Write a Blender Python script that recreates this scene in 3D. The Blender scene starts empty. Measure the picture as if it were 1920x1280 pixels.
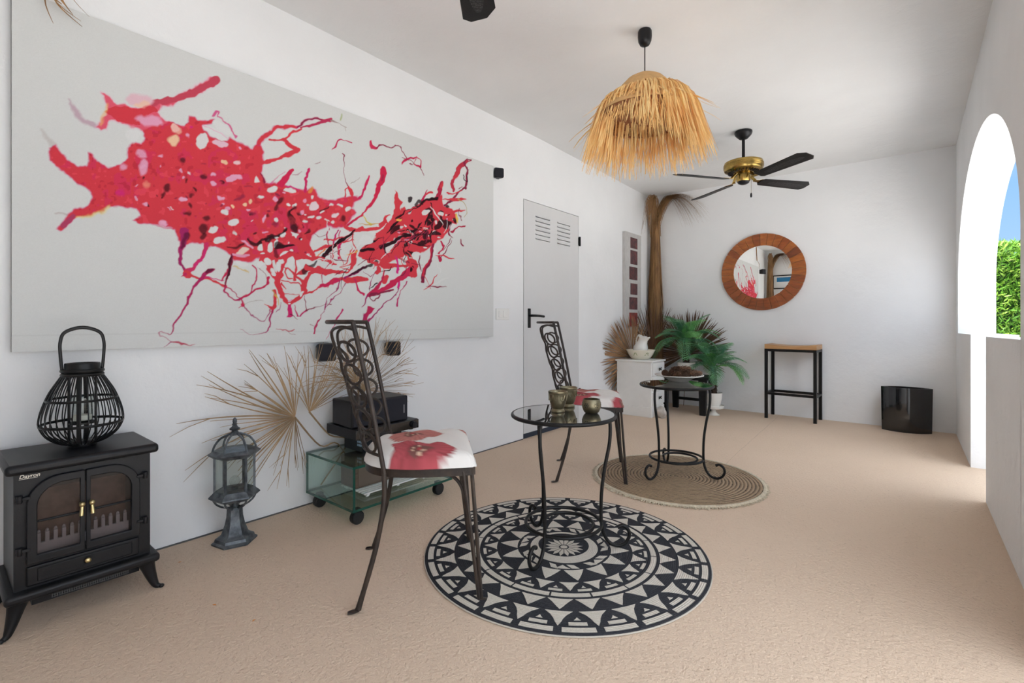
import bpy, math, random
import numpy as np
from mathutils import Vector, Matrix

# ------------------------------------------------------------------ camera, light, exposure
SC = bpy.context.scene
COL = SC.collection
FPX, CXP, HYP = 905.0, 960.0, 605.0          # focal length and horizon, in pixels of the 1920x1280 frame
YAW = math.atan((1702 - 960) / FPX)
EYE = 1.0
SIN, COS = math.sin(YAW), math.cos(YAW)
cam_d = bpy.data.cameras.new('camera'); cam = bpy.data.objects.new('camera', cam_d); COL.objects.link(cam)
cam.location = (0, 0, EYE); cam.rotation_euler = (math.pi / 2, 0, YAW)
cam_d.sensor_width = 36; cam_d.lens = FPX / 1920 * 36; cam_d.shift_y = -(640 - HYP) / 1920
cam_d.clip_start = 0.02
SC.camera = cam

world = bpy.data.worlds.new('world'); SC.world = world; world.use_nodes = True
wn = world.node_tree; wn.nodes.clear()
wo = wn.nodes.new('ShaderNodeOutputWorld'); wb = wn.nodes.new('ShaderNodeBackground')
# clear sky: paler at the horizon, deeper blue above, whitened higher up for added light
wtc = wn.nodes.new('ShaderNodeTexCoord'); wsp = wn.nodes.new('ShaderNodeSeparateXYZ'); wrp = wn.nodes.new('ShaderNodeValToRGB')
wrp.color_ramp.elements[0].position = 0.0; wrp.color_ramp.elements[0].color = (0.50, 0.72, 1.0, 1)
wrp.color_ramp.elements[1].position = 0.50; wrp.color_ramp.elements[1].color = (0.86, 0.92, 1.0, 1)
e_ = wrp.color_ramp.elements.new(0.20); e_.color = (0.33, 0.60, 1.0, 1)
wn.links.new(wtc.outputs['Generated'], wsp.inputs[0]); wn.links.new(wsp.outputs[2], wrp.inputs[0])
# added, out of view: upper sky brightened to throw light onto the floor
wmr = wn.nodes.new('ShaderNodeMapRange'); wmr.inputs['From Min'].default_value = 0.24; wmr.inputs['From Max'].default_value = 0.50
wmr.inputs['To Min'].default_value = 0.80; wmr.inputs['To Max'].default_value = 3.05; wn.links.new(wsp.outputs[2], wmr.inputs[0]); wn.links.new(wmr.outputs[0], wb.inputs[1])
wn.links.new(wrp.outputs[0], wb.inputs[0]); wn.links.new(wb.outputs[0], wo.inputs[0])

sun_d = bpy.data.lights.new('sun', 'SUN'); sun = bpy.data.objects.new('sun', sun_d); COL.objects.link(sun)
sun_d.energy = 12.0; sun_d.angle = math.radians(1.0); sun_d.color = (1.0, 0.985, 0.97)
sun.rotation_euler = Vector((0.16, 0.46, -0.87)).to_track_quat('-Z', 'Y').to_euler()
sun.location = (3, -6, 8)

vs = SC.view_settings
SC.display_settings.display_device = 'sRGB'
vs.view_transform = 'Standard'; vs.look = 'None'; vs.gamma = 1.0; vs.use_curve_mapping = False
vs.exposure = 0.40
SC.cycles.max_bounces = 14; SC.cycles.diffuse_bounces = 10; SC.cycles.glossy_bounces = 5
SC.cycles.transmission_bounces = 10; SC.cycles.transparent_max_bounces = 12
SC.cycles.use_denoising = True
SC.cycles.sample_clamp_indirect = 8.0
SC.cycles.caustics_reflective = False; SC.cycles.caustics_refractive = False

R = random.Random(7)
PI = math.pi
rad = math.radians

# ------------------------------------------------------------------ where things stand
XL, XR, YB, YN, ZC = -2.555, 0.337, 5.90, -0.60, 2.65       # left wall, right wall, back wall, near wall, ceiling
def ray(px, py):
    t = (px - CXP) / FPX; v = -(py - HYP) / FPX
    return (-SIN + t * COS, COS + t * SIN, v)
def at_z(px, py, z):
    r = ray(px, py); k = (z - EYE) / r[2]; return Vector((r[0] * k, r[1] * k, z))
def at_x(px, py, x):
    r = ray(px, py); k = x / r[0]; return Vector((x, r[1] * k, EYE + r[2] * k))
def at_y(px, py, y):
    r = ray(px, py); k = y / r[1]; return Vector((r[0] * k, y, EYE + r[2] * k))

# ------------------------------------------------------------------ mesh builder
class MB:
    def __init__(s):
        s.v = []; s.f = []; s.mi = []; s.m = 0
    def add(s, vs_, fs):
        o = len(s.v); s.v.extend([tuple(p) for p in vs_])
        for f in fs: s.f.append(tuple(i + o for i in f)); s.mi.append(s.m)
    def box(s, c, d, rz=0.0, M=None):
        x, y, z = d[0] / 2, d[1] / 2, d[2] / 2
        P = [Vector((a, b, e)) for a in (-x, x) for b in (-y, y) for e in (-z, z)]
        Rm = (M.to_3x3() if M else Matrix.Rotation(rz, 3, 'Z'))
        P = [Rm @ p + Vector(c) for p in P]
        s.add(P, [(0, 1, 3, 2), (4, 6, 7, 5), (0, 4, 5, 1), (2, 3, 7, 6), (0, 2, 6, 4), (1, 5, 7, 3)])
    def bb(s, lo, hi):
        s.box([(a + b) / 2 for a, b in zip(lo, hi)], [abs(b - a) for a, b in zip(lo, hi)])
    def tube(s, pts, r, n=8, closed=False, cap=True, flat=1.0, up=None):
        P = [Vector(p) for p in pts]; N = len(P)
        rr = r if isinstance(r, (list, tuple)) else [r] * N
        T = []
        for i in range(N):
            a = P[(i - 1) % N] if (closed or i > 0) else P[i]
            b = P[(i + 1) % N] if (closed or i < N - 1) else P[i]
            t = (b - a); T.append(t.normalized() if t.length > 1e-9 else Vector((0, 0, 1)))
        u = Vector(up) if up else (Vector((0, 0, 1)) if abs(T[0].z) < 0.9 else Vector((1, 0, 0)))
        u = (u - T[0] * u.dot(T[0])).normalized()
        V = []
        for i in range(N):
            u = u - T[i] * u.dot(T[i])
            u = u.normalized() if u.length > 1e-6 else T[i].orthogonal().normalized()
            w = T[i].cross(u)
            for k in range(n):
                a = 2 * PI * k / n
                V.append(P[i] + (w * math.cos(a) + u * math.sin(a) * flat) * rr[i])
        F = []
        for i in range(N if closed else N - 1):
            j = (i + 1) % N
            for k in range(n):
                F.append((i * n + k, i * n + (k + 1) % n, j * n + (k + 1) % n, j * n + k))
        if cap and not closed:
            F.append(tuple(range(n))[::-1]); F.append(tuple((N - 1) * n + k for k in range(n)))
        s.add(V, F)
    def lathe(s, prof, c=(0, 0, 0), n=32, rot=0.0, M=None, arc=None, sx=1, sy=1):
        V = []; F = []; m = len(prof)
        for k in range(n):
            a = rot + 2 * PI * k / n
            for (r, z) in prof:
                p = Vector((r * math.cos(a) * sx, r * math.sin(a) * sy, z))
                if M: p = M @ p
                V.append(p + Vector(c))
        for k in range(n):
            k2 = (k + 1) % n
            for i in range(m - 1):
                F.append((k * m + i, k2 * m + i, k2 * m + i + 1, k * m + i + 1))
        for i, rev in ((0, True), (m - 1, False)):
            if prof[i][0] > 1e-6:
                f = tuple(k * m + i for k in range(n)); F.append(f[::-1] if rev else f)
        s.add(V, F)
    def ring(s, R_, r, c=(0, 0, 0), n=40, k=8, M=None, flat=1.0):
        pts = []
        for i in range(n):
            a = 2 * PI * i / n; p = Vector((R_ * math.cos(a), R_ * math.sin(a), 0))
            if M: p = M @ p
            pts.append(p + Vector(c))
        up = (M @ Vector((0, 0, 1))) if M else Vector((0, 0, 1))
        s.tube(pts, r, k, closed=True, flat=flat, up=up)
    def sphere(s, c, r, n=16, m=10, sc=(1, 1, 1)):
        V = []; F = []
        for i in range(m + 1):
            t = PI * i / m
            for k in range(n):
                a = 2 * PI * k / n
                V.append((c[0] + r * sc[0] * math.sin(t) * math.cos(a), c[1] + r * sc[1] * math.sin(t) * math.sin(a), c[2] + r * sc[2] * math.cos(t)))
        for i in range(m):
            for k in range(n):
                F.append((i * n + k, (i + 1) * n + k, (i + 1) * n + (k + 1) % n, i * n + (k + 1) % n))
        s.add(V, F)
    def prism(s, poly, h, f=None):
        # poly: list of 2D points, h=(lo,hi), f maps (a,b,h) -> xyz
        f = f or (lambda a, b, c: (a, b, c)); n = len(poly)
        V = [f(a, b, h[0]) for a, b in poly] + [f(a, b, h[1]) for a, b in poly]
        F = [tuple(range(n))[::-1], tuple(range(n, 2 * n))] + [(i, (i + 1) % n, n + (i + 1) % n, n + i) for i in range(n)]
        s.add(V, F)
    def blade(s, pts, ws, side, fold=0.35):
        # a folded leaf blade: three points across, following pts; closed into a thin solid
        P = [Vector(p) for p in pts]; N = len(P); V = []
        for i in range(N):
            t = (P[min(i + 1, N - 1)] - P[max(i - 1, 0)]).normalized()
            sd = Vector(side); sd = (sd - t * sd.dot(t)); sd = sd.normalized() if sd.length > 1e-6 else t.orthogonal().normalized()
            nn = t.cross(sd); w = max(ws[i], 0.0004)
            V += [P[i] - sd * w, P[i] + nn * w * fold, P[i] + sd * w, P[i] - nn * w * 0.12]
        F = []
        for i in range(N - 1):
            for k in range(4):
                F.append((i * 4 + k, i * 4 + (k + 1) % 4, i * 4 + 4 + (k + 1) % 4, i * 4 + 4 + k))
        F += [(3, 2, 1, 0), tuple((N - 1) * 4 + k for k in range(4))]
        s.add(V, F)
    def obj(s, name, mat, parent=None, smooth=True, bevel=0.0, seg=2, angle=40, weld=False):
        me = bpy.data.meshes.new(name); me.from_pydata(s.v, [], s.f); me.update()
        mats = mat if isinstance(mat, (list, tuple)) else [mat]
        for m_ in mats: me.materials.append(m_)
        if len(mats) > 1: me.polygons.foreach_set('material_index', s.mi)
        if smooth: me.shade_smooth()
        o = bpy.data.objects.new(name, me); COL.objects.link(o)
        if parent: o.parent = parent
        if bevel:
            b = o.modifiers.new('bevel', 'BEVEL'); b.width = bevel; b.segments = seg; b.limit_method = 'ANGLE'; b.angle_limit = rad(35)
            b.harden_normals = False
        if smooth:
            try: me.set_sharp_from_angle(angle=rad(angle))
            except Exception: pass
        return o

def tag(o, label=None, cat=None, group=None, kind=None):
    if label: o['label'] = label
    if cat: o['category'] = cat
    if group: o['group'] = group
    if kind: o['kind'] = kind
    return o
def thing(name, label, cat, loc=(0, 0, 0), rz=0.0, group=None):
    o = bpy.data.objects.new(name, None); COL.objects.link(o); o.empty_display_size = 0.1
    o.location = loc; o.rotation_euler = (0, 0, rz)
    return tag(o, label, cat, group)
def copy_tree(o, parent=None):
    c = o.copy(); COL.objects.link(c)
    if parent: c.parent = parent
    for ch in [k for k in bpy.data.objects if k.parent == o]: copy_tree(ch, c)
    return c
def spline(P, n=6, closed=False):
    P = [Vector(p) for p in P]; N = len(P); out = []
    rng = range(N if closed else N - 1)
    for i in rng:
        p0 = P[(i - 1) % N] if (closed or i > 0) else P[i]
        p1 = P[i]; p2 = P[(i + 1) % N]
        p3 = P[(i + 2) % N] if (closed or i < N - 2) else P[(i + 1) % N]
        for k in range(n):
            t = k / n
            out.append(0.5 * ((2 * p1) + (p2 - p0) * t + (2 * p0 - 5 * p1 + 4 * p2 - p3) * t * t + (3 * p1 - p0 - 3 * p2 + p3) * t ** 3))
    if not closed: out.append(P[-1])
    return out

# ------------------------------------------------------------------ materials
def srgb(r, g, b):
    f = lambda c: (c / 255 / 12.92) if c / 255 <= 0.04045 else ((c / 255 + 0.055) / 1.055) ** 2.4
    return (f(r), f(g), f(b), 1.0)
class Nt:
    def __init__(s, name):
        s.m = bpy.data.materials.new(name); s.m.use_nodes = True; s.t = s.m.node_tree
        s.b = s.t.nodes['Principled BSDF']; s.tc = None
    def n(s, typ, **kw):
        x = s.t.nodes.new(typ)
        for k, v in kw.items(): setattr(x, k, v)
        return x
    def l(s, a, b): s.t.links.new(a, b)
    def coord(s, kind='Object', scale=(1, 1, 1)):
        tc = s.n('ShaderNodeTexCoord'); mp = s.n('ShaderNodeMapping'); mp.inputs['Scale'].default_value = scale
        s.l(tc.outputs[kind], mp.inputs[0]); return mp.outputs[0]
    def noise(s, vec, scale, detail=4, rough=0.55):
        x = s.n('ShaderNodeTexNoise'); x.inputs['Scale'].default_value = scale; x.inputs['Detail'].default_value = detail
        x.inputs['Roughness'].default_value = rough; s.l(vec, x.inputs['Vector']); return x.outputs['Fac']
    def ramp(s, fac, stops):
        x = s.n('ShaderNodeValToRGB'); e = x.color_ramp.elements
        while len(e) < len(stops): e.new(0.5)
        for i, (p, c) in enumerate(stops): e[i].position = p; e[i].color = c
        s.l(fac, x.inputs[0]); return x.outputs[0]
    def bump(s, h, strength=0.3, dist=0.01, prev=None):
        x = s.n('ShaderNodeBump'); x.inputs['Strength'].default_value = strength; x.inputs['Distance'].default_value = dist
        s.l(h, x.inputs['Height'])
        if prev is not None: s.l(prev, x.inputs['Normal'])
        s.l(x.outputs[0], s.b.inputs['Normal']); return x.outputs[0]
def mat(name, col, rough=0.5, metal=0.0, var=0.0, vscale=8, bump=0.0, bscale=60, bdist=0.003, spec=None, coat=0.0, stretch=(1, 1, 1), col2=None, coord='Object'):
    t = Nt(name); b = t.b
    b.inputs['Base Color'].default_value = col; b.inputs['Roughness'].default_value = rough; b.inputs['Metallic'].default_value = metal
    if spec is not None: b.inputs['Specular IOR Level'].default_value = spec
    if coat: b.inputs['Coat Weight'].default_value = coat; b.inputs['Coat Roughness'].default_value = 0.05
    vec = t.coord(coord, stretch)
    c2 = col2 if col2 else tuple(min(1, c * (1 - var)) for c in col[:3]) + (1,)
    if var or col2:
        t.l(t.ramp(t.noise(vec, vscale), [(0.35, col), (0.68, c2)]), b.inputs['Base Color'])
    if bump: t.bump(t.noise(vec, bscale), bump, bdist)
    return t.m
def attr_mat(name, attr, rough=0.85, bump=0.0, bscale=400, weave=False):
    t = Nt(name); a = t.n('ShaderNodeAttribute'); a.attribute_name = attr
    t.l(a.outputs['Color'], t.b.inputs['Base Color']); t.b.inputs['Roughness'].default_value = rough
    t.b.inputs['Specular IOR Level'].default_value = 0.2
    if bump: t.bump(t.noise(t.coord(), bscale), bump, 0.002)
    return t.m

def plaster(name, c, amt=0.25):
    t = Nt(name); v = t.coord('Object')
    big = t.noise(v, 1.3, 3, 0.5); mid = t.noise(v, 9, 5, 0.6); fine = t.noise(v, 70, 4, 0.6)
    c2 = tuple(x * 0.93 for x in c[:3]) + (1,)
    t.l(t.ramp(big, [(0.35, c), (0.7, c2)]), t.b.inputs['Base Color'])
    t.b.inputs['Roughness'].default_value = 0.9; t.b.inputs['Specular IOR Level'].default_value = 0.15
    p = t.bump(mid, amt, 0.02); t.bump(fine, amt * 0.7, 0.003, p)
    return t.m
M_WALL = plaster('white_plaster', (0.825, 0.838, 0.85, 1))
M_CEIL = plaster('ceiling_plaster', (0.79, 0.797, 0.80, 1), 0.35)

def floor_mat():
    t = Nt('painted_concrete'); v = t.coord('Object')
    big = t.noise(v, 0.9, 3, 0.5); mid = t.noise(v, 26, 4, 0.6); fine = t.noise(v, 95, 5, 0.65)
    base = t.ramp(big, [(0.30, (0.71, 0.555, 0.425, 1)), (0.70, (0.66, 0.51, 0.385, 1))])
    sp = t.ramp(t.noise(v, 75, 6, 0.8), [(0.335, (0.36, 0.31, 0.27, 1)), (0.405, (1, 1, 1, 1))])
    mx = t.n('ShaderNodeMix'); mx.data_type = 'RGBA'; mx.blend_type = 'MULTIPLY'; mx.inputs[0].default_value = 0.75
    t.l(base, mx.inputs[6]); t.l(sp, mx.inputs[7]); t.l(mx.outputs[2], t.b.inputs['Base Color'])
    t.b.inputs['Roughness'].default_value = 0.72; t.b.inputs['Specular IOR Level'].default_value = 0.25
    p = t.bump(t.noise(v, 58, 4, 0.6), 0.68, 0.011); t.bump(fine, 0.85, 0.006, p)
    return t.m
M_FLOOR = floor_mat()
M_BLACK = mat('black_painted_iron', (0.010, 0.0095, 0.0095, 1), 0.42, 0.0, spec=0.25, var=0.4, vscale=30, bump=0.15, bscale=160)
M_RUSTY = mat('dark_bronze_iron', (0.020, 0.015, 0.013, 1), 0.45, 0.1, spec=0.35, vscale=22, col2=(0.050, 0.034, 0.025, 1), bump=0.2, bscale=200)
M_STOVE = mat('stove_enamel', (0.0065, 0.0065, 0.0075, 1), 0.40, 0.0, spec=0.28, var=-0.7, vscale=6, bump=0.12, bscale=260)
M_PLASTIC = mat('black_plastic', (0.008, 0.008, 0.010, 1), 0.4, spec=0.3, bump=0.05, bscale=500)
M_GRILLE = mat('speaker_cloth', (0.010, 0.010, 0.016, 1), 0.85, bump=0.5, bscale=900, bdist=0.001)
M_GLOSSB = mat('gloss_black_ceramic', (0.006, 0.006, 0.007, 1), 0.08, coat=0.6, bump=0.06, bscale=9, bdist=0.01)
M_BRASS = mat('antique_brass', (0.50, 0.34, 0.10, 1), 0.26, 1.0, vscale=14, col2=(0.30, 0.20, 0.06, 1))
M_GOLD = mat('pale_brass', (0.72, 0.58, 0.30, 1), 0.32, 1.0, var=0.3, vscale=40)
M_BRONZE = mat('aged_bronze_glaze', (0.27, 0.23, 0.145, 1), 0.36, 0.85, vscale=18, col2=(0.16, 0.135, 0.08, 1), bump=0.15, bscale=60)
M_WHITE = mat('white_paint', (0.80, 0.80, 0.78, 1), 0.5, var=0.04, vscale=12, bump=0.04, bscale=80)
M_DOOR = mat('pale_grey_door_paint', (0.66, 0.665, 0.67, 1), 0.45, var=0.03, vscale=3, bump=0.03, bscale=30)
M_CERAM = mat('white_ceramic', (0.82, 0.81, 0.77, 1), 0.25, var=0.03, coat=0.3)
M_CREAM = mat('cream_ceramic', (0.78, 0.74, 0.62, 1), 0.25, var=0.05, coat=0.3)
M_OAK = mat('oak_seat', (0.55, 0.31, 0.13, 1), 0.45, vscale=5, col2=(0.38, 0.19, 0.075, 1), stretch=(1, 12, 12), bump=0.1)
M_TAN = mat('tan_linen', (0.72, 0.44, 0.19, 1), 0.85, var=0.15, vscale=30, bump=0.3, bscale=500, bdist=0.001)
M_RAFFIA = mat('raffia', (0.95, 0.72, 0.34, 1), 0.7, vscale=9, col2=(0.85, 0.52, 0.20, 1))
M_DRY = mat('dried_palm_tan', (0.46, 0.31, 0.17, 1), 0.75, vscale=7, col2=(0.20, 0.13, 0.07, 1))
M_DRY2 = mat('dried_palm_brown', (0.17, 0.085, 0.042, 1), 0.75, vscale=6, col2=(0.065, 0.033, 0.020, 1))
M_DRY3 = mat('dried_palm_rust', (0.34, 0.19, 0.09, 1), 0.75, vscale=6, col2=(0.13, 0.065, 0.032, 1))
M_FROND = mat('dried_frond_fibre', (0.36, 0.195, 0.075, 1), 0.7, vscale=5, col2=(0.16, 0.08, 0.035, 1), stretch=(8, 8, 1))
M_GREEN = mat('fern_green', (0.12, 0.34, 0.13, 1), 0.42, vscale=7, col2=(0.045, 0.17, 0.09, 1))
M_LIME = mat('fresh_fern_green', (0.22, 0.55, 0.16, 1), 0.45, vscale=7, col2=(0.10, 0.34, 0.10, 1))
M_TRUNK = mat('palm_trunk_fibre', (0.055, 0.030, 0.018, 1), 0.9, bump=0.9, bscale=60, bdist=0.01, var=0.5, vscale=40)
M_CONE = mat('pine_cone', (0.17, 0.085, 0.045, 1), 0.7, vscale=30, col2=(0.07, 0.038, 0.024, 1))
M_STONE = mat('pale_rock', (0.62, 0.57, 0.52, 1), 0.9, var=0.4, vscale=9, bump=0.6, bscale=25, bdist=0.01)
M_PEWTER = mat('weathered_lantern_metal', (0.050, 0.058, 0.066, 1), 0.5, 0.55, vscale=26, col2=(0.17, 0.19, 0.21, 1), bump=0.3, bscale=120)
M_BAMBOO = mat('black_stained_bamboo', (0.008, 0.0075, 0.0075, 1), 0.4, spec=0.3, var=0.3, vscale=40, bump=0.1)
M_WAX = mat('pale_candle_wax', (0.72, 0.70, 0.64, 1), 0.5)
M_BROWNBOX = mat('brown_speaker_wood', (0.16, 0.105, 0.075, 1), 0.5, vscale=5, col2=(0.10, 0.065, 0.045, 1), stretch=(1, 1, 12))
M_GREYLINE = mat('shadow_gap', (0.10, 0.10, 0.10, 1), 0.9)
M_RUBBER = mat('black_rubber', (0.012, 0.012, 0.012, 1), 0.6)
M_JUTE_EDGE = mat('cream_cotton_edging', (0.66, 0.58, 0.44, 1), 0.95, var=0.25, vscale=60, bump=0.8, bscale=150, bdist=0.006)
M_PATIO = mat('pale_patio_concrete', (0.76, 0.73, 0.69, 1), 0.85, var=0.1, vscale=3, bump=0.4, bscale=60)
M_EXT = plaster('bounce_wall_white', (0.86, 0.86, 0.855, 1))
M_HEDGE = mat('hedge_leaf', (0.12, 0.28, 0.022, 1), 0.6, vscale=5, col2=(0.045, 0.14, 0.012, 1))
M_HEDGE2 = mat('hedge_leaf_young', (0.26, 0.44, 0.05, 1), 0.6, var=0.4, vscale=5)
def mirror_mat():
    t = Nt('silver_mirror'); t.b.inputs['Base Color'].default_value = (0.92, 0.92, 0.90, 1); t.b.inputs['Metallic'].default_value = 1; t.b.inputs['Roughness'].default_value = 0.005
    n = t.noise(t.coord(), 3); t.l(t.ramp(n, [(0, (0.93, 0.93, 0.91, 1)), (1, (0.91, 0.92, 0.90, 1))]), t.b.inputs['Base Color']); return t.m
M_MIRROR = mirror_mat()
def glass(name, col, dens=0.0, rough=0.0, refl=1.0):
    # clear pane: see-through with a Fresnel reflection on top
    t = Nt(name); t.t.nodes.remove(t.b)
    out = t.t.nodes['Material Output']
    tr = t.n('ShaderNodeBsdfTransparent'); gl = t.n('ShaderNodeBsdfGlossy'); fr = t.n('ShaderNodeFresnel'); mx = t.n('ShaderNodeMixShader')
    fr.inputs[0].default_value = 1.5; gl.inputs['Roughness'].default_value = rough
    n = t.noise(t.coord(), 2.0); c2 = tuple(x * 0.985 for x in col[:3]) + (1,)
    t.l(t.ramp(n, [(0.3, col), (0.7, c2)]), tr.inputs[0])
    ge = t.n('ShaderNodeNewGeometry'); iv = t.n('ShaderNodeMath'); iv.operation = 'SUBTRACT'; iv.inputs[0].default_value = 1.0; t.l(ge.outputs['Backfacing'], iv.inputs[1])
    ml = t.n('ShaderNodeMath'); ml.operation = 'MULTIPLY'; t.l(fr.outputs[0], ml.inputs[0]); t.l(iv.outputs[0], ml.inputs[1])
    ms = t.n('ShaderNodeMath'); ms.operation = 'MULTIPLY'; ms.use_clamp = True; t.l(ml.outputs[0], ms.inputs[0]); ms.inputs[1].default_value = refl
    t.l(ms.outputs[0], mx.inputs[0]); t.l(tr.outputs[0], mx.inputs[1]); t.l(gl.outputs[0], mx.inputs[2]); t.l(mx.outputs[0], out.inputs[0])
    return t.m
M_GLASS = glass('clear_glass', (0.93, 0.95, 0.94, 1))
M_TVGLASS = glass('green_tinted_glass', (0.82, 0.91, 0.88, 1), refl=1.4)
M_TVEDGE = mat('green_glass_edge', (0.010, 0.075, 0.055, 1), 0.15)
M_SMOKE = glass('smoked_table_glass', (0.34, 0.36, 0.36, 1), refl=2.3)
M_STOVEGLASS = glass('sooty_stove_glass', (0.80, 0.76, 0.74, 1), rough=0.15)
M_STOVEIN = mat('stove_inner_back', (0.20, 0.145, 0.125, 1), 0.8, var=0.4, vscale=30, bump=0.4)
M_STOVEBARS = mat('stove_inner_grate', (0.34, 0.34, 0.38, 1), 0.7)

# ------------------------------------------------------------------ the room
def struct(name, mb, m, **kw):
    return tag(mb.obj(name, m, **kw), kind='structure')
XO = XR + 0.235                                    # outer face of the arcade wall
# floor, as a fine slab (reaches under the arcade wall)
b = MB(); b.bb((XL - 0.2, YN - 0.2, -0.12), (XO + 0.02, YB + 0.2, 0)); struct('floor', b, M_FLOOR, smooth=False)
# ceiling dips a little towards the back
b = MB()
ys = [YN - 0.2, 3.6, YB + 0.2]; zs = [ZC, ZC, ZC - 0.055]
V = []
for y, z in zip(ys, zs): V += [(XL - 0.2, y, z), (XO + 0.3, y, z), (XO + 0.3, y, z + 0.25), (XL - 0.2, y, z + 0.25)]
F = [(0, 1, 2, 3), (8, 11, 10, 9)]
for i in (0, 4): F += [(i + k, i + 4 + k, i + 4 + (k + 1) % 4, i + (k + 1) % 4) for k in range(4)]
b.add(V, F); struct('ceiling', b, M_CEIL, smooth=False)
DY0, DY1, DZ = 3.268, 4.172, 2.068
b = MB()
b.bb((XL - 0.2, YN - 0.2, -0.1), (XL, DY0, ZC)); b.bb((XL - 0.2, DY1, -0.1), (XL, YB + 0.2, ZC)); b.bb((XL - 0.2, DY0, DZ), (XL, DY1, ZC))
b.bb((XL - 0.2, DY0, -0.1), (XL - 0.06, DY1, DZ))
struct('wall_left', b, M_WALL, smooth=False)
b = MB(); b.bb((XL, YB, -0.1), (XO, YB + 0.2, ZC - 0.04)); struct('wall_back', b, M_WALL, smooth=False)
b = MB(); b.bb((XL, YN - 0.2, -0.1), (XO, YN, ZC)); struct('wall_near', b, M_WALL, smooth=False)

def arch_z(y, yc, a, spring, rise):
    u = (y - yc) / a
    return spring + rise * math.sqrt(max(0.0, 1 - u * u))
b = MB()
def wall_strip(y0, y1, z0a, z0b, z1=ZC - 0.02):
    V = [(XR, y0, z0a), (XR, y1, z0b), (XR, y1, z1), (XR, y0, z1), (XO, y0, z0a), (XO, y1, z0b), (XO, y1, z1), (XO, y0, z1)]
    return V
def arch_wall(yc, a, spring, rise, n=48):
    # wall above the springing line, as one ribbon round the arch
    ys = [yc - a * math.cos(PI * i / n) for i in range(n + 1)]
    V = []
    for y in ys:
        z = arch_z(y, yc, a, spring, rise); V += [(XR, y, z), (XR, y, ZC), (XO, y, ZC), (XO, y, z)]
    F = []
    for i in range(n):
        p = i * 4; q = p + 4
        F += [(p, q, q + 1, p + 1), (p + 3, p + 2, q + 2, q + 3), (p, p + 3, q + 3, q)]
    b.add(V, F)
A1 = (4.19, 1.50, 1.35, 0.82); A0 = (0.72, 1.28, 1.35, 0.82)  # A0: unseen second arch beside the camera, added to admit daylight
arch_wall(*A1); arch_wall(*A0)
b.bb((XR, A1[0] + A1[1], -0.1), (XO, YB, ZC)); b.bb((XR, A0[0] + A0[1], -0.1), (XO, A1[0] - A1[1], ZC))
# low parapets under the arch, with the walk-through between them
def parapet(y0, y1, z0, z1, n=6):
    V = []; F = []
    for i in range(n + 1):
        y = y0 + (y1 - y0) * i / n; z = z0 + (z1 - z0) * i / n
        V += [(XR, y, -0.1), (XO, y, -0.1), (XO, y, z), (XR, y, z)]
    for i in range(n):
        p = i * 4; F += [(p + k, p + (k + 1) % 4, p + 4 + (k + 1) % 4, p + 4 + k) for k in range(4)]
    F += [(0, 1, 2, 3), (n * 4 + 3, n * 4 + 2, n * 4 + 1, n * 4)]
    b.add(V, F)
parapet(A1[0] - A1[1] - 0.02, 3.755, 0.935, 0.922); parapet(4.60, A1[0] + A1[1] + 0.02, 0.920, 0.910)
struct('wall_right', b, M_WALL, angle=35)

# door in the left wall: flush pale panel, vents, handle, hinges, threshold gap
d = tag(bpy.data.objects.new('door_1', None), kind='structure'); COL.objects.link(d); d.location = (XL, DY0, 0)
def loc(y, z): return (y - DY0, z)
DW = DY1 - DY0
b = MB()
# panel with real vent slots: build as strips around slots
slots = []
for (ya, yb, za, zb) in ((3.445, 3.668, 1.748, 1.945), (3.788, 4.010, 1.752, 1.945)):
    for k in range(6): slots.append((ya - DY0, yb - DY0, za + (zb - za) * k / 5))
g = 0.006; zb_ = 0.045
b.bb((-0.045, g, zb_), (0.002, DW - g, 1.735)); b.bb((-0.045, g, 1.958), (0.002, DW - g, DZ - g))
for ya, yb in ((g, slots[0][0]), (slots[0][1], slots[6][0]), (slots[6][1], DW - g)): b.bb((-0.045, ya, 1.735), (0.002, yb, 1.958))
for i in range(12):
    ya, yb, z = slots[i]; base = 1.735 if i % 6 == 0 else slots[i - 1][2] + 0.007
    b.bb((-0.045, ya, base), (0.002, yb, z - 0.006))
    if i % 6 == 5: b.bb((-0.045, ya, z + 0.007), (0.002, yb, 1.958))
b.obj('door_panel', M_DOOR, d, smooth=False)
b = MB(); b.bb((-0.058, 0.001, 0.0), (-0.046, DW - 0.001, DZ - 0.001)); b.obj('vent_backing', M_GREYLINE, d, smooth=False)
b = MB()
for i in range(12):
    ya, yb, z = slots[i]
    V = [(0.001, ya, z + 0.008), (0.001, yb, z + 0.008), (0.009, yb, z - 0.003), (0.009, ya, z - 0.003), (0.001, ya, z + 0.0105), (0.001, yb, z + 0.0105), (0.0105, yb, z - 0.001), (0.0105, ya, z - 0.001)]
    b.add(V, [(0, 1, 2, 3), (7, 6, 5, 4), (0, 4, 5, 1), (1, 5, 6, 2), (2, 6, 7, 3), (3, 7, 4, 0)])
b.obj('vent_louvre', M_DOOR, d, smooth=False)
b = MB(); b.bb((-0.044, g, 0.0), (-0.006, DW - g, 0.045)); b.obj('bottom_gap_shade', mat('dark_gap_shade', (0.02, 0.03, 0.05, 1), 0.7), d, smooth=False)  # dark strip standing in for the shaded gap under the door
for z in (1.815, 0.30):
    b = MB(); b.tube([(0.012, DW + 0.003, z - 0.045), (0.012, DW + 0.003, z + 0.045)], 0.010, 10); b.bb((0.0, DW - 0.012, z - 0.04), (0.004, DW + 0.012, z + 0.04)); b.obj('hinge', M_BLACK, d)
h = MB(); h.bb((0.002, 0.060, 0.955), (0.010, 0.098, 1.125)); hp = h.obj('handle_plate', M_BLACK, d, bevel=0.004)
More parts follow.
